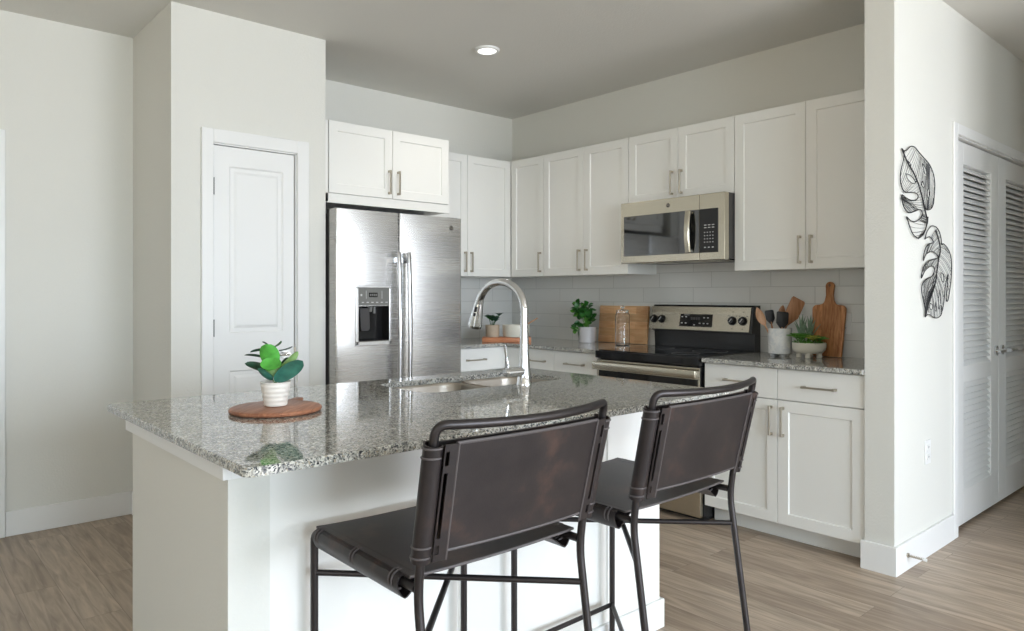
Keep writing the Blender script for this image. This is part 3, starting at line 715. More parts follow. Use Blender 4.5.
# ================================================================== MICROWAVE (local as cabinets, facing -X)
mw = thing('microwave', 'stainless over-the-range microwave with black glass door', 'microwave', (3.65, 3.055, 1.461), R90)
MW, MH = .765, .389
bm = B(); box(bm, .004, MW - .004, .045, .405, .008, MH, .003); obj('case', bm, M['dark_grey'], mw)
bm = B(); box(bm, 0, .595, 0, .045, 0, MH, .004); md = obj('door', bm, M['steel_warm'], mw)
bm = B(); box(bm, .597, MW, 0, .045, 0, MH, .004); mp_ = obj('control_side', bm, M['steel_warm'], mw)
bm = B(); box(bm, .028, .594, -.003, .0005, .045, .300, .001, 1); gl = obj('window', bm, M['mirror_glass'], md)
bm = B(); box(bm, .5975, .722, -.003, .0005, .045, .300, .001, 1); cpn = obj('control_panel', bm, M['black_plastic'], mp_)
bm = B()
for i, z in enumerate((.205, .190)):
    for k in range(3): box(bm, .630 + k * .026, .646 + k * .026, -.0036, -.003, z - .0025, z + .0025)
for r_ in range(4):
    for k in range(4): box(bm, .630 + k * .0185, .637 + k * .0185, -.0036, -.003, .160 - r_ * .019, .165 - r_ * .019)
for k in range(3): box(bm, .630 + k * .026, .642 + k * .026, -.0036, -.003, .072, .078)
obj('button_marks', bm, M['white_print'], cpn)
bm = B()
prof = [(-.038, .0), (-.044, .004), (-.044, .0), (-.038, 0)]
rings = []
for i in range(15):
    t_ = i / 14; z = .050 + t_ * .245; yy = -.030 - .014 * math.sin(PI * t_)
    rings.append([bm.verts.new(p_) for p_ in ((.512, yy + .006, z), (.518, yy, z), (.544, yy, z), (.550, yy + .006, z), (.550, yy + .012, z), (.512, yy + .012, z))])
for a, b in zip(rings, rings[1:]):
    for k in range(6): bm.faces.new((a[k], a[(k + 1) % 6], b[(k + 1) % 6], b[k]))
bm.faces.new(rings[0]); bm.faces.new(list(reversed(rings[-1])))
box(bm, .516, .546, -.030, 0, .050, .066); box(bm, .516, .546, -.030, 0, .279, .295)
obj('handle', bm, M['steel_warm'], md, False, label='warm stainless bar handle')
badge(md, .372, 0, .345, .013)
for x in (.10, .43):
    bm = B(); box(bm, x, x + .24, .08, .20, -.001, .005); obj('grease_filter', bm, M['nickel'], mw)
bm = B(); box(bm, .03, MW - .03, .05, .40, .001, .009); obj('bottom_plate', bm, M['black_enamel'], mw)

# ================================================================== RANGE
rg = thing('range', 'freestanding electric range with black glass top and stainless trim', 'range', (3.45, 3.058, 0), R90)
RW = .760
bm = B(); box(bm, .002, RW - .002, .003, .58, .02, .862); obj('case', bm, M['black_enamel'], rg)
bm = B(); box(bm, 0, RW, -.045, .56, .866, .912, .004); box(bm, .008, RW - .008, -.020, .50, .862, .917, .003); ct = obj('cooktop', bm, M['black_gloss'], rg)
for (x, y_, r_) in ((.20, .12, .105), (.56, .12, .082), (.20, .37, .082), (.56, .37, .105)):
    bm = B(); tube(bm, [(x + r_ * math.cos(2 * PI * k / 48), y_ + r_ * math.sin(2 * PI * k / 48), .9171) for k in range(48)], .0007, 6, closed=True); obj('burner_ring', bm, M['dark_grey'], ct)
bm = B(); box(bm, .004, RW - .004, -.028, .002, .205, .858, .004); od = obj('oven_door', bm, M['black_gloss'], rg)
bm = B(); box(bm, .004, RW - .004, -.031, -.0275, .790, .856, .001, 1); box(bm, .004, .016, -.031, -.0275, .205, .790, .001, 1); box(bm, RW - .016, RW - .004, -.031, -.0275, .205, .790, .001, 1); box(bm, .016, RW - .016, -.031, -.0275, .205, .235, .001, 1)
obj('door_trim', bm, M['steel_warm'], od)
bm = B(); box(bm, .002, RW - .002, -.080, -.058, .800, .845, .006, 3); box(bm, .004, .035, -.060, -.03, .805, .840, .002, 1); box(bm, RW - .035, RW - .004, -.060, -.03, .805, .840, .002, 1)
obj('handle', bm, M['steel_warm'], od, True, label='broad flat stainless oven handle')
bm = B(); box(bm, .004, RW - .004, -.028, .002, .028, .198, .004); obj('storage_drawer', bm, M['steel_warm'], rg, label='stainless storage drawer')
bm = B(); box(bm, .01, RW - .01, .03, .55, .0, .028); obj('kick_plate', bm, M['black_plastic'], rg)
# backguard
bm = B()
prism(bm, [(.535, .912), (.535, 1.020), (.498, 1.026), (.522, 1.186), (.528, 1.194), (.600, 1.194), (.600, .912)], lambda a, b: (.020, a, b), lambda a, b: (RW + .004, a, b), .003)
bg = obj('backguard', bm, M['black_enamel'], rg)
def on_face(x, z): # point on the slanted face
    return (x, .498 + (z - 1.026) / .160 * .024, z)
bm = B(); prism(bm, [(.004, 1.033), (RW - .014, 1.033), (RW - .010, 1.183), (.012, 1.183)], lambda a, b: (a, on_face(a, b)[1] - .006, b), lambda a, b: (a, on_face(a, b)[1] + .004, b), .0015)
cf = obj('control_fascia', bm, M['steel_warm'], bg, label='warm stainless control fascia')
bm = B(); prism(bm, [(.245, 1.056), (.490, 1.056), (.490, 1.136), (.250, 1.136)], lambda a, b: (a, on_face(a, b)[1] - .008, b), lambda a, b: (a, on_face(a, b)[1] - .005, b), .0006)
dp = obj('display_panel', bm, M['black_gloss'], cf)
bm = B()
def mark(x, z, w=.012, h=.004):
    yy = on_face(x, z)[1] - .0092; box(bm, x - w / 2, x + w / 2, yy, yy + .001, z - h / 2, z + h / 2)
for x, z in ((.265, 1.118), (.295, 1.118), (.265, 1.078), (.295, 1.078), (.430, 1.114), (.458, 1.114), (.430, 1.078), (.458, 1.078), (.400, 1.078), (.36, 1.068)): mark(x, z, .011, .006)
mark(.300, 1.130, .04, .0015)
obj('button_marks', bm, M['white_print'], dp)
bm = B()
for k in range(4): mark(.338 + k * .018, 1.108, .013, .016)
obj('clock_segments', bm, M['dark_grey'], dp)
for x in (.040, .104, .630, .702):
    c = Vector(on_face(x, 1.100)) + Vector((0, -.006, 0)); nrm = Vector((0, -.99, .148)).normalized()
    bm = B(); cyl(bm, c, c + nrm * .006, .0275, 28); cyl(bm, c + nrm * .006, c + nrm * .024, .0215, 28, .019)
    kb = obj('knob', bm, M['black_enamel'], cf, True)
    bm = B(); k_ = c + nrm * .0245; tube(bm, [k_ + Vector((-.008, 0, -.010)), k_ + Vector((.008, .001, .010))], .0022, 8); obj('knob_pointer', bm, M['white_print'], kb, True)
bm = B()
for x in (.040, .104, .630, .702):
    for dx, z in ((0, 1.155), (-.026, 1.130), (.026, 1.130), (0, 1.052)): mark(x + dx, z, .006, .004)
obj('dial_marks', bm, M['dark_grey'], cf)

# ================================================================== CEILING LIGHT, OUTLETS, STOP, WALL ART
cl = thing('ceiling_light', 'small round white recessed light glowing in the kitchen ceiling', 'ceiling light', (2.79, 3.375, H))
bm = B(); lathe(bm, [(.052, -.006), (.058, -.014), (.070, -.012), (.076, -.003), (.076, 0)], 0, 0, 40, False); obj('trim_ring', bm, M['white_plastic'], cl, True)
bm = B(); lathe(bm, [(.0, -.008), (.054, -.008), (.054, -.003), (.0, -.003)], 0, 0, 40, False); obj('diffuser', bm, M['lamp'], cl)
ld_ = bpy.data.lights.new('ceiling_lamp_beam', 'SPOT'); ld_.energy = 14; ld_.color = (1, .95, .86); ld_.spot_size = 2.4; ld_.spot_blend = .8; ld_.shadow_soft_size = .05
lo = bpy.data.objects.new('ceiling_lamp_beam', ld_); COL.objects.link(lo); lo.location = (2.79, 3.375, H - .03)

def outlet(label, loc, rotz):
    t = thing('wall_outlet', label, 'outlet', loc, rotz)
    bm = B(); box(bm, -.036, .036, -.005, 0, -.058, .058, .002); pl = obj('cover_plate', bm, M['white_plastic'], t)
    for s in (-1, 1):
        bm = B(); box(bm, -.016, .016, -.0075, -.005, s * .024 - .014, s * .024 + .014, .003); so = obj('socket', bm, M['white_plastic'], t)
        bm = B(); box(bm, -.008, -.006, -.0079, -.0073, s * .024 - .005, s * .024 + .005); box(bm, .005, .007, -.0079, -.0073, s * .024 - .004, s * .024 + .004); obj('slot', bm, M['dark_grey'], so)
    return t
outlet('white wall outlet low on the hall wall between wing corner and louvered doors', (3.833, 1.295, .50), 0)
outlet('white outlet on the tiles half hidden by the paddle board', (4.052, 1.785, 1.10), R90)

ds = thing('door_stop', 'small spring door stop with white tip on the hall baseboard', 'door stop', (3.545, 1.281, .072))
bm = B(); n = 60; tube(bm, [(.0055 * math.cos(k * .9) + k / n * .012, -.008 - k / n * .058, .0055 * math.sin(k * .9) - k / n * .006) for k in range(n + 1)], .0016, 6); cyl(bm, (0, 0, 0), (.001, -.062, -.004), .003, 8); cyl(bm, (0, 0, 0), (0, -.008, 0), .010, 16); obj('spring', bm, M['nickel'], ds, True)
bm = B(); cyl(bm, (.012, -.064, -.006), (.014, -.078, -.007), .0075, 16); obj('tip', bm, M['white_plastic'], ds, True, label='white rubber tip')

def smooth2(pts, n=4):
    out = []
    for i in range(len(pts) - 1):
        p0, p1, p2, p3 = pts[max(0, i - 1)], pts[i], pts[i + 1], pts[min(len(pts) - 1, i + 2)]
        for j in range(n):
            t = j / n
            out.append(tuple(.5 * ((2 * p1[k]) + (-p0[k] + p2[k]) * t + (2 * p0[k] - 5 * p1[k] + 4 * p2[k] - p3[k]) * t * t + (-p0[k] + 3 * p1[k] - 3 * p2[k] + p3[k]) * t ** 3) for k in (0, 1)))
    out.append(tuple(pts[-1])); return out
LEAF1=dict(
 right= [(3.4958, 1.9217), (3.5234, 1.9146), (3.5606, 1.9253), (3.5985, 1.9449), (3.6466, 1.9493), (3.6956, 1.9335), (3.7658, 1.9124), (3.8276, 1.8934), (3.8696, 1.8676), (3.8972, 1.8359), (3.9079, 1.7943), (3.9015, 1.7549), (3.8908, 1.7074), (3.859, 1.6778), (3.8068, 1.6684), (3.7801, 1.6792), (3.7456, 1.7179)] ,
 rib= [(3.4958, 1.9217), (3.5606, 1.8686), (3.6369, 1.8263), (3.6956, 1.7806), (3.7355, 1.732), (3.7658, 1.6818), (3.8007, 1.6314), (3.8068, 1.6013), (3.8151, 1.6356), (3.8037, 1.6013), (3.7587, 1.5486), (3.6927, 1.5244)] ,
 left= [(3.5234, 1.9146), (3.5141, 1.8702), (3.4867, 1.8239), (3.4776, 1.78), (3.4958, 1.746), (3.5326, 1.728), (3.5985, 1.7327), (3.6563, 1.7359), (3.6916, 1.7243), (3.6661, 1.7034), (3.5985, 1.6976), (3.5419, 1.7035), (3.4958, 1.7116), (3.505, 1.6751), (3.5419, 1.6456), (3.589, 1.6383), (3.6563, 1.6508), (3.7155, 1.6628), (3.7456, 1.6463), (3.7255, 1.6261), (3.6661, 1.6033), (3.5985, 1.6024), (3.5513, 1.6174), (3.5795, 1.5866), (3.5758, 1.5865), (3.6283, 1.5413), (3.6927, 1.5244)] ,
 holes= [[(3.5513, 1.8131), (3.5985, 1.811), (3.6466, 1.7941), (3.6524, 1.7799), (3.608, 1.7791), (3.5606, 1.7924), (3.5513, 1.8131)], [(3.7456, 1.8836), (3.7863, 1.8657), (3.8007, 1.8407), (3.7719, 1.8413), (3.7456, 1.8836)], [(3.7456, 1.8007), (3.7658, 1.7839), (3.7597, 1.7682), (3.7395, 1.7813), (3.7456, 1.8007)], [(3.8276, 1.7786), (3.838, 1.749), (3.8172, 1.7242), (3.8089, 1.7539), (3.8276, 1.7786)], [(3.5701, 1.8734), (3.5985, 1.8622), (3.589, 1.8502), (3.5701, 1.8734)]] )
LEAF2=dict(
 right= [(3.7766, 1.5262), (3.8037, 1.5636), (3.8495, 1.5891), (3.8844, 1.5963), (3.9315, 1.5907), (3.9675, 1.5731), (3.9917, 1.5441), (4.0039, 1.51), (4.0285, 1.5155), (4.0909, 1.4919), (4.1341, 1.4537), (4.1444, 1.3916), (4.129, 1.3113), (4.0909, 1.2314), (4.0657, 1.2404), (4.0833, 1.3108), (4.0934, 1.3639), (4.0582, 1.3106), (4.0408, 1.2492), (4.0113, 1.1796), (3.999, 1.2059), (4.0039, 1.171), (3.9675, 1.1501), (3.9078, 1.147), (3.8265, 1.1655), (3.7811, 1.1538)] ,
 rib= [(3.9197, 1.5746), (3.9603, 1.5339), (3.9844, 1.4831), (3.9603, 1.439), (3.9387, 1.3782), (3.9197, 1.3264), (3.8797, 1.275), (3.8265, 1.216), (3.7811, 1.1538)] ,
 left= [(3.7766, 1.5262), (3.838, 1.5403), (3.8844, 1.5215), (3.8727, 1.5108), (3.8151, 1.5014), (3.7699, 1.466), (3.7587, 1.4224), (3.7924, 1.4544), (3.8727, 1.4701), (3.9363, 1.4571), (3.9435, 1.4402), (3.838, 1.4249), (3.7587, 1.3909), (3.7321, 1.339), (3.7811, 1.3764), (3.8611, 1.4002), (3.9031, 1.386), (3.8727, 1.3513), (3.7924, 1.3332), (3.7432, 1.3077), (3.7365, 1.2746), (3.7587, 1.2331), (3.7811, 1.1914), (3.7811, 1.1538)] ,
 holes= [[(3.8961, 1.3304), (3.8611, 1.2919), (3.8151, 1.2706), (3.8265, 1.2917), (3.8961, 1.3304)], [(3.9917, 1.3707), (4.0285, 1.3583), (4.0285, 1.3234), (3.999, 1.3361), (3.9917, 1.3707)], [(3.8495, 1.22), (3.8797, 1.207), (3.8657, 1.186), (3.838, 1.199), (3.8495, 1.22)], [(3.9197, 1.2238), (3.9315, 1.1808), (3.9126, 1.1854), (3.9197, 1.2238)], [(3.9796, 1.2839), (3.9844, 1.2233), (3.9603, 1.189), (3.9603, 1.2407), (3.9796, 1.2839)]] )

def wall_leaf(D, label):
    ox = sum(p[0] for p in D['rib']) / len(D['rib']); oz = sum(p[1] for p in D['rib']) / len(D['rib'])
    t = thing('wall_art_leaf', label, 'wall art', (ox, 1.294, oz), 0, 'wire monstera leaves on the hall wall')
    P = lambda q, y=-.008: (q[0] - ox, y, q[1] - oz)
    bm = B()
    for key in ('right', 'left'): tube(bm, [P(q) for q in smooth2(D[key])], .0024, 6)
    obj('outline_wire', bm, M['iron_art'], t, True)
    bm = B(); tube(bm, [P(q) for q in smooth2(D['rib'])], .0032, 6); obj('midrib', bm, M['iron_art'], t, True)
    for h in D['holes']:
        bm = B(); tube(bm, [P(q) for q in smooth2(h, 3)], .0018, 5); obj('hole_outline', bm, M['iron_art'], t, True)
    rib = smooth2(D['rib'], 8)
    def inside(p, poly):
        c = False; j = len(poly) - 1
        for i in range(len(poly)):
            (xi, zi), (xj, zj) = poly[i], poly[j]
            if (zi > p[1]) != (zj > p[1]) and p[0] < (xj - xi) * (p[1] - zi) / (zj - zi) + xi: c = not c
            j = i
        return c
    holes = [smooth2(h, 3) for h in D['holes']]
    for key, angs in (('right', D['ang_r']), ('left', D['ang_l'])):
        poly = smooth2(D[key], 5) + list(reversed(rib)); bm = B(); cnt = 0
        for k in range(46):
            f = (k + .5) / 46; r_ = rib[int(f * (len(rib) - 1))]
            seg = f * (len(angs) - 1); i0 = min(int(seg), len(angs) - 2); a0 = angs[i0] + (angs[i0 + 1] - angs[i0]) * (seg - i0)
            p_ = r_; an = math.radians(a0); run = []
            for q in range(60):
                p_ = (p_[0] + .005 * math.cos(an), p_[1] + .005 * math.sin(an)); an += math.radians(D['bend'] * (1 if key == 'left' else -1))
                if inside(p_, poly) and not any(inside(p_, h) for h in holes): run.append(p_)
                else:
                    if len(run) > 3: tube(bm, [P(z_, -.006) for z_ in run[::2]], .0008 if k % 5 else .0014, 4)
                    run = []
            if len(run) > 3: tube(bm, [P(z_, -.006) for z_ in run[::2]], .0008, 4)
        obj('vein_wires', bm, M['iron_art'], t)
    bm = B()
    for k in (len(rib) // 4, 3 * len(rib) // 4): cyl(bm, P(rib[k], -.006), P(rib[k], 0), .003, 8)
    obj('mount_pin', bm, M['iron_art'], t)
LEAF1.update(ang_r=[20, 62, 72, 80, 20], ang_l=[-105, -150, -180, -190, -150], bend=-.3)
LEAF2.update(ang_r=[20, 0, -25, -60, -80], ang_l=[-150, -170, -150, -140, -110], bend=.9)
wall_leaf(LEAF1, 'upper black wire monstera leaf wall sculpture, nearer the wing corner')
wall_leaf(LEAF2, 'lower black wire monstera leaf wall sculpture, nearer the louvered doors')

# ================================================================== PLANTS AND PROPS
RIGHT = Vector((.7486, -.6632, 0)); CAMW = Vector((-.6631, -.7484, 0)); UP = Vector((0, 0, 1))
def leaf_mesh(bm, base, tip, width, side=None, curl=.12, fold=.18, th=.0007, nu=8, nv=4, shape=.8, rnd_=False):
    """oval blade from base to tip; side = direction across the blade"""
    base, tip = Vector(base), Vector(tip); ax = tip - base; ln = ax.length; ax.normalize()
    side = Vector(side) if side is not None else RIGHT
    side = (side - ax * side.dot(ax)).normalized(); nn = ax.cross(side).normalized()
    def fn(u, v):
        w = width / 2 * ((max(0, math.sin(PI * min(1, max(0, u ** shape)))) ** .75) if not rnd_ else max(0, 1 - (2 * u ** shape - 1) ** 2) ** .5); s = v * 2 - 1
        p = base + ax * (u * ln) + side * (s * w) + nn * (fold * w * s * s * 1.2 + curl * ln * (math.sin(PI * u) * .5))
        return p, nn - side * (fold * s * 1.6)
    sheet(bm, fn, nu, nv, th)
def V(u, v, w=0, s=1.0): return RIGHT * u * s + UP * v * s + CAMW * w * s

# --- round board and rubber plant on the island
rb = thing('serving_board', 'round reddish wooden serving board with short handle on the island', 'serving board', (.903, 2.076, .914), math.radians(45))
bm = B(); lathe(bm, [(.122, 0), (.131, .004), (.1325, .009), (.130, .0135), (.125, .0155)], 0, 0, 64, True, True); obj('board', bm, M['wood_round'], rb, True)
bm = B(); prism(bm, [(.130, -.018), (.192, -.014), (.200, -.006), (.200, .006), (.192, .014), (.130, .018)], lambda a, b: (a, b, .0145), lambda a, b: (a, b, .001), .002); obj('handle', bm, M['wood_round'], rb, True)

def pot(parent, prof, mat, soil_r, soil_z, name='pot'):
    bm = B(); lathe(bm, prof, 0, 0, 44, True, False); p = obj(name, bm, mat, parent, True)
    bm = B(); lathe(bm, [(soil_r, soil_z - .004), (soil_r * .6, soil_z), (.001, soil_z + .003)], 0, 0, 24, True); obj('soil', bm, M['soil'], parent, True); return p
pl = thing('potted_plant', 'broad-leaved green plant in ribbed white pot on the round island board', 'potted plant', (.905, 2.082, .930))
prof = [(.026, 0), (.031, .001)]
for i in range(24):
    z = .002 + i * .0029; prof.append((.0325 + .0115 * (z / .07) + .0007 * math.sin(i * 1.35), z))
prof += [(.0450, .0715), (.0440, .0725), (.0425, .0710), (.0415, .055)]
pot(pl, prof, M['pot_white'], .0425, .062)
bm = B(); tube(bm, [(0, 0, .06), (.001, .001, .10), V(-.004, .150)], lambda t: .0026 - .0012 * t, 8)
tube(bm, [(0, 0, .06), V(-.012, .085), V(-.022, .115)], .0014, 6); tube(bm, [(0, 0, .06), V(.012, .09), V(.03, .11)], .0014, 6); obj('stem', bm, M['leaf_succ'], pl, True)
k = 1 / 342.0
def PX(u, v, w=0): return V((u) * k, .071 + (-v) * k, w)      # pixel-sized units round the stalk, in metres
for base, tip, wd, side, mat, curl in [
    (PX(-2, -14, .012), PX(-7, -39, .030), 20 * k, RIGHT, 'leaf_bright', .06),
    (PX(0, -25, .022), PX(-1, -13, .050), 21 * k, RIGHT, 'leaf_bright', -.25),
    (PX(1, -8, .004), PX(24, -31, .010), 9 * k, RIGHT * .6 - UP * .6 + CAMW * .3, 'leaf_pale', .10),
    (PX(0, -1, .012), PX(30, -22, .024), 17 * k, UP * .8 + RIGHT * .5 + CAMW * .3, 'leaf_teal', -.12),
    (PX(-3, -8, .006), PX(-30, -19, .012), 10 * k, UP * .95 + CAMW * .4 + RIGHT * .2, 'leaf_dark', .22),
    (PX(-4, -20, -.01), PX(-32, -27, .0), 10 * k, CAMW * .9 + UP * .32, 'leaf_dark', .14),
    (PX(-6, -32, -.005), PX(-26, -30, .0), 9 * k, CAMW * .95 + UP * .28, 'leaf_dark', .08),
    (PX(-4, -32, -.01), PX(-16, -40, -.02), 9 * k, CAMW * .9 + UP * .3, 'leaf_dark', .1),
    (PX(-4, -35, -.01), PX(2, -41, -.03), 12 * k, CAMW * .9 + RIGHT * .3, 'leaf_deep', .08),
    (PX(2, -32, -.01), PX(16, -36, -.01), 9 * k, CAMW, 'leaf_dark', .10),
    (PX(-2, -2, .008), PX(-16, -14, .018), 9 * k, UP * .7 + CAMW * .5 + RIGHT * .4, 'leaf_teal', -.15),
    (PX(0, -5, .01), PX(-8, -24, .022), 12 * k, RIGHT, 'leaf_pale', .08),
    (PX(1, -5, -.02), PX(10, -24, -.03), 11 * k, RIGHT, 'leaf_dark', .08)]:
    bm = B(); leaf_mesh(bm, base, tip, wd, side, curl * .8, .22, .0008, 16, 6, .85 if wd < .04 else 1.05, True); obj('leaf', bm, M[mat], pl, True)

# --- plant in silver grey pot left of the range
pp = thing('potted_plant', 'bushy green herb plant in pale grey pot beside the beech board', 'potted plant', (3.896, 3.576, .914))
pot(pp, [(.058, 0), (.061, .002), (.066, .110), (.0665, .114), (.0635, .114), (.062, .098)], M['pot_grey'], .0625, .103)
rnd = random.Random(5); bmS = B(); n = 0
for a in range(34):
    ang = rnd.uniform(0, 2 * PI); hh = rnd.uniform(.03, .185); rad = rnd.uniform(.02, .100) * (1 - .45 * (hh > .15))
    tip = Vector((math.cos(ang) * rad, math.sin(ang) * rad, .104 + hh)) + RIGHT * -.030
    if a < 3: tip = V(-.075 - .012 * a, .085 + .02 * a, .02)
    tube(bmS, [(rnd.uniform(-.02, .02), rnd.uniform(-.02, .02), .10), (tip.x * .45, tip.y * .45, .10 + (tip.z - .10) * .65), tip], .0011, 5, .02)
    for j in range(4):
        o3 = Vector((rnd.gauss(0, 1), rnd.gauss(0, 1), rnd.gauss(.1, .5))).normalized() * rnd.uniform(.034, .052)
        sd = Vector((rnd.gauss(0, 1), rnd.gauss(0, 1), rnd.gauss(0, .7)))
        bm = B(); leaf_mesh(bm, tip, tip + o3, rnd.uniform(.030, .042), sd, .12, .15, .0006, 6, 2, .7); obj('leaf', bm, M['leaf_deep'] if rnd.random() < .8 else M['leaf_succ'], pp, True); n += 1
obj('stem', bmS, M['leaf_succ'], pp, True)

# --- jar
jr = thing('glass_jar', 'tall clear glass jar with lid in front of the beech board', 'jar', (3.856, 3.212, .914))
bm = B(); lathe(bm, [(.046, 0), (.050, .004), (.050, .205), (.046, .218), (.042, .222), (.042, .232), (.0385, .232), (.0385, .220), (.0465, .203), (.0465, .008), (.001, .007)], 0, 0, 44, True); obj('body', bm, M['glass'], jr, True)
bm = B(); lathe(bm, [(.036, .224), (.0365, .2335), (.045, .234), (.045, .239), (.030, .243), (.008, .246), (.007, .252), (.014, .258), (.015, .265), (.010, .272), (.001, .273)], 0, 0, 36, True); obj('lid', bm, M['glass'], jr, True)

# --- beech block leaning on the tiles
cb = thing('cutting_board', 'rectangular beech cutting board leaning on tiles behind the glass jar', 'cutting board', (4.020, 3.352, .9155), R90)
a = math.atan2(.030, .265); bm = B()
box(bm, -.222, .222, -.010, .010, 0, .266, .004)
bmesh.ops.rotate(bm, verts=bm.verts, cent=(0, 0, 0), matrix=Matrix.Rotation(-math.atan2(.024, .266), 3, 'X'))
obj('board', bm, M['wood_block'], cb, True)
bm = B(); cyl(bm, (-.206, -.003, .150), (-.206, -.0035, .150), .001); bm.free()

# --- utensil crock
uc = thing('utensil_crock', 'white marbled crock standing on four short feet beside the range', 'crock', (3.862, 2.070, .914))
bm = B(); lathe(bm, [(.058, .012), (.064, .016), (.065, .152), (.064, .157), (.060, .157), (.059, .020), (.001, .019)], 0, 0, 48, True); obj('body', bm, M['marble'], uc, True)
for q_ in range(4):
    an = q_ * PI / 2 + .9; bm = B(); lathe(bm, [(.010, 0), (.013, .004), (.014, .017)], .042 * math.cos(an), .042 * math.sin(an), 16, True, True); obj('foot', bm, M['marble'], uc, True)
def utensil(name, label, cat, top, base, build, group='utensils in the marbled crock'):
    t = thing(name, label, cat, (3.862, 2.070, .938), 0, group)
    build(t, Vector(base), Vector(top)); return t
def spoon_build(mat, L_, w, th, kind):
    def f(t, b, tp):
        ax = (tp - b).normalized(); hd = tp - ax * L_
        bm = B(); tube(bm, [b, hd + ax * .012], .0048, 8); obj('handle', bm, mat if mat is not M['black_silicone'] else M['wood_turner'], t, True)
        bm = B(); sd = (RIGHT - ax * RIGHT.dot(ax)).normalized(); nn = ax.cross(sd)
        if kind == 'oval': leaf_mesh(bm, hd, tp, w, sd, .10, .25, th, 12, 6, .9)
        else:
            pr = [(-.006, 0), (-w / 2, L_ * .35), (-w / 2, L_ * .93), (-w / 2 + .006, L_), (w / 2 - .006, L_ * (.97)), (w / 2, L_ * .90), (w / 2, L_ * .35), (.006, 0)]
            prism(bm, pr, lambda a_, b_: hd + sd * a_ + ax * b_ + nn * th / 2, lambda a_, b_: hd + sd * a_ + ax * b_ - nn * th / 2, .001)
        obj('head', bm, mat, t, True)
    return f
utensil('wooden_spoon', 'pale wooden spoon leaning left in the marbled crock', 'spoon', V(-.128, .250, -.008), V(-.012, 0, -.004), spoon_build(M['wood_spoon'], .115, .046, .006, 'oval'))
utensil('spatula', 'black silicone spatula standing behind, between pale spoon and black turner', 'spatula', V(-.055, .235, -.02), V(-.01, 0, -.02), spoon_build(M['black_silicone'], .080, .050, .006, 'flat'))
utensil('spatula', 'broad black silicone spatula in the middle of the marbled crock', 'spatula', V(.004, .228, .036), V(-.006, 0, .026), spoon_build(M['black_silicone'], .100, .068, .006, 'flat'))
utensil('wooden_turner', 'wide slanted wooden turner leaning right in the marbled crock', 'turner', V(.112, .300, -.004), V(-.022, 0, -.018), spoon_build(M['wood_turner'], .165, .082, .007, 'flat'))
utensil('wooden_spoon', 'darker wooden spoon at the back of the crock behind the wide turner', 'spoon', V(.034, .262, -.045), V(.008, 0, -.034), spoon_build(M['wood_turner'], .07, .036, .006, 'oval'))

# --- succulent bowl
sb = thing('succulent_bowl', 'green succulents in a cream footed bowl in front of the paddle board', 'potted plant', (3.868, 1.902, .914))
bm = B(); lathe(bm, [(.050, .024), (.072, .030), (.084, .045), (.088, .060), (.088, .082), (.0855, .084), (.083, .082), (.082, .066), (.001, .064)], 0, 0, 48, True); obj('bowl', bm, M['bowl_cream'], sb, True)
for q_ in range(4):
    an = q_ * PI / 2 + .35; bm = B(); lathe(bm, [(.011, 0), (.0145, .003), (.014, .020), (.018, .034)], .052 * math.cos(an), .052 * math.sin(an), 18, True, True); obj('foot', bm, M['bowl_cream'], sb, True)
bm = B(); lathe(bm, [(.0815, .068), (.001, .076)], 0, 0, 24, True); obj('soil', bm, M['soil'], sb, True)
def rosette(c, r, mat, rows, n_, wid, lift):
    bm = B(); rn = random.Random(int(c.x * 1e5) + n_)
    for i in range(rows):
        rr_ = r * 1.45 * (1 - .20 * i); el = lift * .7 + .1 + i * .34
        for j in range(n_ + 3):
            an = 2 * PI * (j + .5 * (i % 2)) / (n_ + 3) + rn.uniform(-.1, .1); d_ = Vector((math.cos(an) * math.cos(el), math.sin(an) * math.cos(el), math.sin(el)))
            leaf_mesh(bm, c, c + d_ * rr_, wid * .95, Vector((-math.sin(an), math.cos(an), 0)), .16, .3, .0026, 7, 2, 1.15, True)
    obj('rosette', bm, M[mat], sb, True)
base = Vector((0, 0, .088))
bm = B(); rn = random.Random(3)
for j in range(150):
    an = rn.uniform(0, 2 * PI); rr2 = .078 * rn.random() ** .5; lift_ = .034 * (1 - (rr2 / .08) ** 2) + (.012 if math.cos(an - 2.4) > .2 else 0)
    p0 = Vector((math.cos(an) * rr2, math.sin(an) * rr2, .068 + lift_ * rn.uniform(.3, 1))); d_ = Vector((math.cos(an) * rn.uniform(.3, 1), math.sin(an) * rn.uniform(.3, 1), rn.uniform(.3, 1.1))).normalized()
    leaf_mesh(bm, p0, p0 + d_ * rn.uniform(.012, .020), .008, Vector((-math.sin(an), math.cos(an), rn.uniform(-.3, .3))), .1, .3, .0016, 5, 2, 1, True)
obj('foliage', bm, M['leaf_succ'], sb, True)
rosette(base + V(-.045, .014, .02), .044, 'leaf_succ', 4, 10, .018, .25); rosette(base + V(-.062, .016, -.015), .040, 'leaf_succ', 4, 9, .018, .3)
rosette(base + V(-.002, .010, .045), .034, 'leaf_yellow', 3, 9, .016, .35); rosette(base + V(.050, .006, .030), .032, 'leaf_succ', 3, 9, .015, .3)
rosette(base + V(.062, .004, -.012), .030, 'leaf_deep', 3, 9, .015, .3); rosette(base + V(.020, .008, .02), .034, 'leaf_succ', 3, 9, .016, .4); rosette(base + V(-.025, .012, -.02), .040, 'leaf_deep', 3, 10, .016, .4)
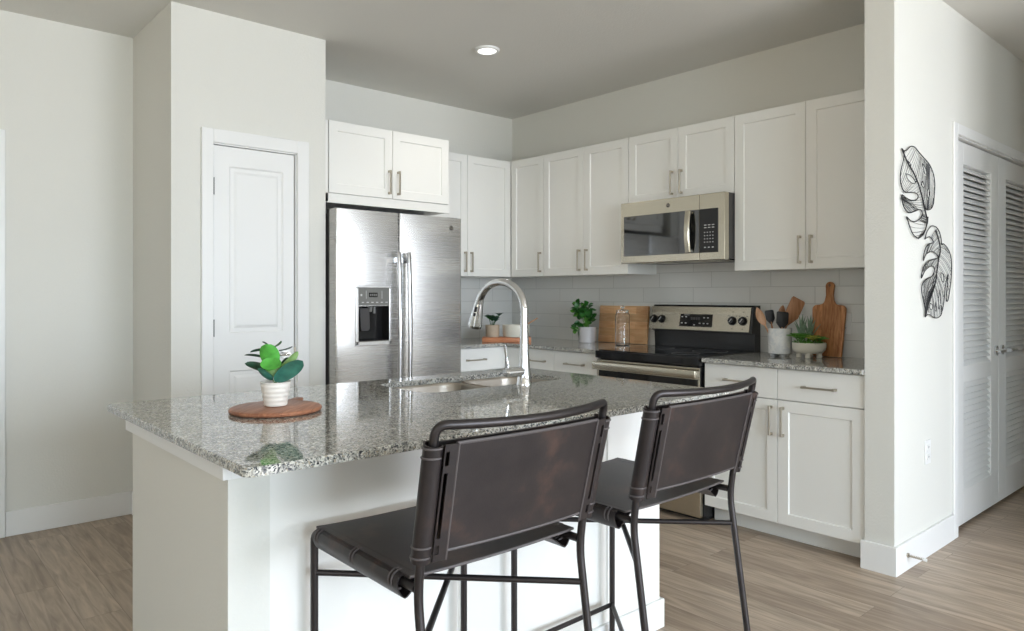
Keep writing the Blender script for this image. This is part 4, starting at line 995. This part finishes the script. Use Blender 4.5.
for c, hh in ((V(-.032, 0, -.02), .150), (V(.018, 0, -.03), .146)):
    bm = B(); rn = random.Random(int(hh * 1000))
    for j in range(11):
        an = j * 2.4; sp_ = .012 + .0042 * j; d_ = Vector((math.cos(an) * sp_, math.sin(an) * sp_, hh - j * .005))
        leaf_mesh(bm, base + c, base + c + d_, .022, Vector((-math.sin(an), math.cos(an), 0)), .05, .4, .0015, 7, 2, .6)
    obj('spiky_rosette', bm, M['leaf_agave'], sb, True)

# --- paddle board
pb = thing('paddle_board', 'long-handled acacia paddle board leaning on tiles at the right end', 'cutting board', (4.000, 1.862, .9155), R90)
out = []
def arc(cx, cz, r_, a0, a1, n_=6): return [(cx + r_ * math.cos(math.radians(a0 + (a1 - a0) * i / n_)), cz + r_ * math.sin(math.radians(a0 + (a1 - a0) * i / n_))) for i in range(n_ + 1)]
pr = [(-.080, .004), (-.076, 0), (.076, 0), (.080, .004)] + arc(.068, .262, .026, 0, 80, 5) + arc(.050, .314, .026, -95, -180, 5) + [(.0165, .340), (.0185, .370)] + arc(0, .395, .024, -10, 190, 10) + [(-.0185, .370), (-.0165, .340)] + arc(-.050, .314, .026, 0, -85, 5) + arc(-.068, .262, .026, 100, 180, 5)
bm = B(); prism(bm, pr, lambda a_, b_: (a_, -.009, b_), lambda a_, b_: (a_, .009, b_), .002)
bmesh.ops.rotate(bm, verts=bm.verts, cent=(0, 0, 0), matrix=Matrix.Rotation(-math.atan2(.040, .41), 3, 'X')); obj('board', bm, M['wood_acacia'], pb, True)
bm = B(); tube(bm, [(.004 * math.cos(2 * PI * k_ / 16), -.0085 + .0375, .398 + .006 * math.sin(2 * PI * k_ / 16)) for k_ in range(16)], .0016, 6, closed=True); obj('hanging_hole', bm, M['dark_grey'], pb, True)
# --- tray with pot and bowl in the corner
TR = -math.atan2(.6632, .7486); tc_ = Vector((3.5145, 3.940, .914)) + Vector((.6631, .7484, 0)) * .078 - Vector((.7486, -.6632, 0)) * .050
ty = thing('wooden_tray', 'orange wooden block tray in the worktop corner behind the faucet', 'tray', tuple(tc_), TR)
bm = B(); box(bm, -.186, .172, -.085, .085, 0, .034, .004); obj('board', bm, M['wood_tray'], ty, True)
w2 = lambda u, w: tuple(tc_ + RIGHT * u - CAMW * w + UP * .034)
tp = thing('potted_plant', 'small dark green plant in tan pot on the wooden tray', 'potted plant', w2(-.112, -.010))
pot(tp, [(.046, 0), (.049, .003), (.052, .086), (.0525, .090), (.049, .090), (.048, .078)], M['pot_tan'], .0485, .082)
rnd = random.Random(11); bmS = B()
for a in range(12):
    ang = a * 2.4; tip = Vector((math.cos(ang) * .026, math.sin(ang) * .026, .10 + rnd.uniform(.015, .062)))
    if a == 4: tip = V(.050, .158, 0)
    tube(bmS, [(math.cos(ang) * .01, math.sin(ang) * .01, .08), tip], .0013, 5)
    for j in range(4):
        o3 = Vector((math.cos(ang + j * 1.7), math.sin(ang + j * 1.7), .55)).normalized() * rnd.uniform(.036, .050)
        bm = B(); leaf_mesh(bm, tip, tip + o3, .032, Vector((-o3.y, o3.x, 0)), .1, .2, .001, 6, 2, .8); obj('leaf', bm, M['leaf_dark'] if a % 3 else M['leaf_deep'], tp, True)
obj('stem', bmS, M['leaf_deep'], tp, True)
wbw = thing('mixing_bowl', 'straight-sided cream ceramic bowl on the wooden tray', 'bowl', w2(.062, 0.0))
bm = B(); lathe(bm, [(.085, 0), (.094, .004), (.098, .012), (.101, .086), (.100, .090), (.096, .089), (.093, .014), (.001, .010)], 0, 0, 52, True); obj('body', bm, M['bowl_cream'], wbw, True)
sp2 = thing('wooden_spoon', 'thin wooden spoon handle sticking out of the cream bowl', 'spoon', w2(.062, 0.0))
bm = B(); tube(bm, [V(-.05, .016, .01), V(.16, .140, 0)], lambda t: .004 + .001 * t, 8); obj('handle', bm, M['wood_spoon'], sp2, True)
bm = B(); leaf_mesh(bm, V(-.045, .018, .01), V(-.078, .022, .01), .03, CAMW, -.1, .2, .004, 6, 4); obj('head', bm, M['wood_spoon'], sp2, True)

# ================================================================== COUNTER STOOLS
W2, D2, ZS, ZT, ZB, ZF, SL, WT2, BT_ = .2285, .2275, .679, 1.014, .580, .188, .148, .237, .076
TR_ = .0095
def back_pt(s, z):      # upright of the back (s=-1 left, +1 right)
    f = (z - ZS) / (ZT - ZS); return Vector((s * (W2 + (WT2 - W2) * f), -D2 - BT_ * f, z))
def rear_pt(s, z): return Vector((s * W2, -D2 - SL * (ZS - z), z))
def make_stool(label):
    t = thing('counter_stool', label, 'stool', (0, 0, 0), 0, 'leather counter stools at the island')
    for s in (-1, 1):
        bm = B(); tube(bm, [(s * W2, D2, 0), (s * W2, D2, ZS), (s * W2, D2 - .05, ZS)], TR_, 14, .03); obj('leg', bm, M['iron'], t, True)
        bm = B(); tube(bm, [rear_pt(s, 0), rear_pt(s, ZS - .02), back_pt(s, ZS + .05)], TR_, 14, .05); obj('leg', bm, M['iron'], t, True)
    bm = B()
    for s in (-1, 1): tube(bm, [(s * W2, D2 - .045, ZS), (s * W2, -D2 + .002, ZS)], TR_, 14)
    tube(bm, [(-W2, D2 - .03, ZS - .004), (W2, D2 - .03, ZS - .004)], TR_ * .8, 12)
    obj('seat_frame', bm, M['iron'], t, True)
    bm = B(); pts = [back_pt(-1, ZS + .048), back_pt(-1, ZT)]
    for i in range(1, 10):
        u = i / 10; pts.append(Vector((-WT2 + 2 * WT2 * u, -D2 - BT_ - .050 * math.sin(PI * u) ** .8, ZT - .004 * math.sin(PI * u))))
    pts += [back_pt(1, ZT), back_pt(1, ZS + .048)]
    pf = fillet([pts[0], pts[1], pts[2]], .028, 6)[:-1] + pts[2:-3] + fillet([pts[-3], pts[-2], pts[-1]], .028, 6)
    tube(bm, pf, TR_, 14); obj('back_frame', bm, M['iron'], t, True)
    bm = B()
    tube(bm, [(-W2, D2, ZB), rear_pt(1, ZB)], .0075, 12); tube(bm, [(W2, D2, ZB - .012), rear_pt(-1, ZB - .012)], .0075, 12); obj('cross_brace', bm, M['iron'], t, True)
    bm = B(); tube(bm, [(-W2, D2, ZF), (W2, D2, ZF)], .0075, 12); tube(bm, [(W2, D2, ZF), rear_pt(-1, ZF)], .0075, 12); tube(bm, [(-W2, D2, ZF - .010), rear_pt(1, ZF - .010)], .0075, 12); obj('footrest', bm, M['iron'], t, True)
    # seat sling
    def seat(u, v):
        x = -W2 - .004 + (2 * W2 + .008) * u; y = D2 - .022 - (2 * D2 - .045) * v
        sag = .006 * math.sin(PI * u) ** .7
        z = ZS + .0175 - sag; dz = -.006 * .7 * PI * math.cos(PI * u) * .6 / (2 * W2)
        ed = .0
        return (x, y, z), (-dz, 0, 1)
    bm = B(); sheet(bm, seat, 20, 14, .0055); sl = obj('seat', bm, M['leather'], t, True)
    def sleeve(bm, p0, p1, r, inward, under, ln_flap, wide=1.0, loop=False):
        """leather wrapped round a tube p0-p1, then laid flat inward on the face `under`"""
        ax = (p1 - p0); L_ = ax.length; axn = ax.normalized()
        inn = (inward - axn * inward.dot(axn)).normalized(); nrm = (under - axn * under.dot(axn)).normalized()
        prof = []
        for i in range(17):
            an = -PI / 2 + (PI + .9) * (i / 16)      # starts over the tube, runs round the outside
            prof.append((math.cos(an), math.sin(an)))
        prof = [(-c_ * r * wide, s_ * r) for c_, s_ in prof]
        prof = [(ln_flap * .35, -r)] + prof + [(ln_flap, r * .55)]
        if loop: prof = [(.02, -r), (0, -r), (-r * .7, -r * .75), (-r, -.1 * r), (-r * .95, r * .5), (-r * .75, r * 1.0), (-r * .45, r * 1.5), (0, r * 1.85), (.006, r * 1.75), (.030, r * .7), (.060, -r * .35)]
        def fn(u, v):
            q_ = u * (len(prof) - 1); i = min(int(q_), len(prof) - 2); f = q_ - i
            a_ = prof[i][0] * (1 - f) + prof[i + 1][0] * f; b_ = prof[i][1] * (1 - f) + prof[i + 1][1] * f
            d0 = (prof[i + 1][0] - prof[i][0], prof[i + 1][1] - prof[i][1])
            return p0 + ax * v + inn * a_ + nrm * b_, inn * d0[1] - nrm * d0[0]
        sheet(bm, fn, len(prof) - 1, 2, .003)
    for s in (-1, 1):
        p0, p1 = Vector((s * W2, D2 - .030, ZS)), Vector((s * W2, -D2 + .045, ZS))
        bm = B(); sleeve(bm, p0, p1, .0175, Vector((-s, 0, 0)), Vector((0, 0, -1)), .060, loop=True); obj('side_wrap', bm, M['leather'], sl, True)
        for f in (.05, .50, .93):
            c = p0.lerp(p1, f); bm = B()
            for dy in (-.006, .006):
                tube(bm, [c + Vector((s * .0195 * math.cos(a_), dy, .0195 * math.sin(a_))) for a_ in [math.radians(d_) for d_ in range(-100, 121, 20)]], .0022, 6)
            obj('lace_loop', bm, M['leather_edge'], sl, True)
    # hems of the seat
    for v_ in (0, 1):
        bm = B(); tube(bm, [Vector(seat(i / 20, v_)[0]) + Vector((0, 0, .0)) for i in range(21)], .0034, 8)
        obj('edge_piping', bm, M['leather_edge'], sl, True)
    # back sling
    z0, z1 = ZS + .062, ZS + .298; BW = .016
    def back(u, v, off=0):
        z = z0 + (z1 - z0) * v; a_, b_ = back_pt(-1, z), back_pt(1, z); bow = BW * math.sin(PI * u) ** .8
        p = a_.lerp(b_, u) + Vector((0, -bow - .016 * 1 - off, 0)); p.z = z
        db = -BW * .8 * PI * math.cos(PI * u) / (2 * W2) * .7
        return p, Vector((-db * 1, -1, -.22))
    U0, V0 = .085, .07
    bu = lambda u: U0 + (1 - 2 * U0) * u
    bm = B(); sheet(bm, lambda u, v: back(bu(u), V0 + (1 - V0) * v), 24, 12, .006); bk = obj('backrest', bm, M['leather'], t, True)
    bm = B(); sheet(bm, lambda u, v: ((back(u, v)[0] + Vector((0, .034, 0))), back(u, v)[1]), 24, 12, .005); obj('inner_panel', bm, M['leather'], bk, True)
    for v_ in (V0, 1):
        bm = B(); tube(bm, [back(bu(i / 24), v_)[0] + Vector((0, -.001, 0)) for i in range(25)], .0036, 8)
        obj('edge_piping', bm, M['leather_edge'], bk, True)
    for s in (-1, 1):
        p0, p1 = back_pt(s, z1 - .0), back_pt(s, z0 - .002)
        bm = B(); sleeve(bm, p0, p1, .0185, Vector((-s, 0, 0)), Vector((0, -1, 0)), .012, 1.0); obj('side_wrap', bm, M['leather'], bk, True)
        # stitched strip with its long slot, on the outer face
        bm = B(); ax = (p1 - p0)
        def st(u, v, s=s, p0=p0, ax=ax):
            return p0 + ax * v + Vector((-s * (.012 + .030 * u), -.0215 - .004 * u, 0)), Vector((0, -1, -.22))
        for a_, b_ in ((0, .10), (.38, 1)):
            sheet(bm, lambda u, v, a_=a_, b_=b_: st(a_ + (b_ - a_) * u, v), 2, 8, .003)
        for a_, b_ in ((0, .06), (.18, .24), (.80, .86), (.94, 1)):
            sheet(bm, lambda u, v, a_=a_, b_=b_: st(u, a_ + (b_ - a_) * v), 2, 1, .0032)
        obj('slot_strip', bm, M['leather'], bk, True)
        for f in (.03, .11, .87, .96):
            c = p0.lerp(p1, f); bm = B()
            tube(bm, [c + Vector((s * .0205 * math.cos(a_), .0205 * math.sin(a_), 0)) for a_ in [math.radians(d_) for d_ in range(-110, 111, 20)]], .0022, 6)
            obj('lace_loop', bm, M['leather_edge'], bk, True)
        bm = B(); tube(bm, [st(1.0, v / 8)[0] + Vector((0, -.001, 0)) for v in range(9)], .0022, 6)
        obj('edge_piping', bm, M['leather_edge'], bk, True)
    return t
def dup(root, label, loc, rotz):
    r = root.copy(); COL.objects.link(r); r.location = loc; r.rotation_euler = (0, 0, rotz); r['label'] = label
    for ch in list(root.children):
        c = ch.copy(); COL.objects.link(c); c.parent = r
        for g in ch.children:
            d = g.copy(); COL.objects.link(d); d.parent = c
    return r
st1 = make_stool('dark brown leather sling counter stool nearest the camera, facing the island')
spots = [('dark brown leather sling counter stool at the range end of the island', (1.698, 1.421, 0), .006)]
for lb, lc, rz in spots: dup(st1, lb, lc, rz)
st1.location = (1.041, 1.420, 0); st1.rotation_euler = (0, 0, -.014)
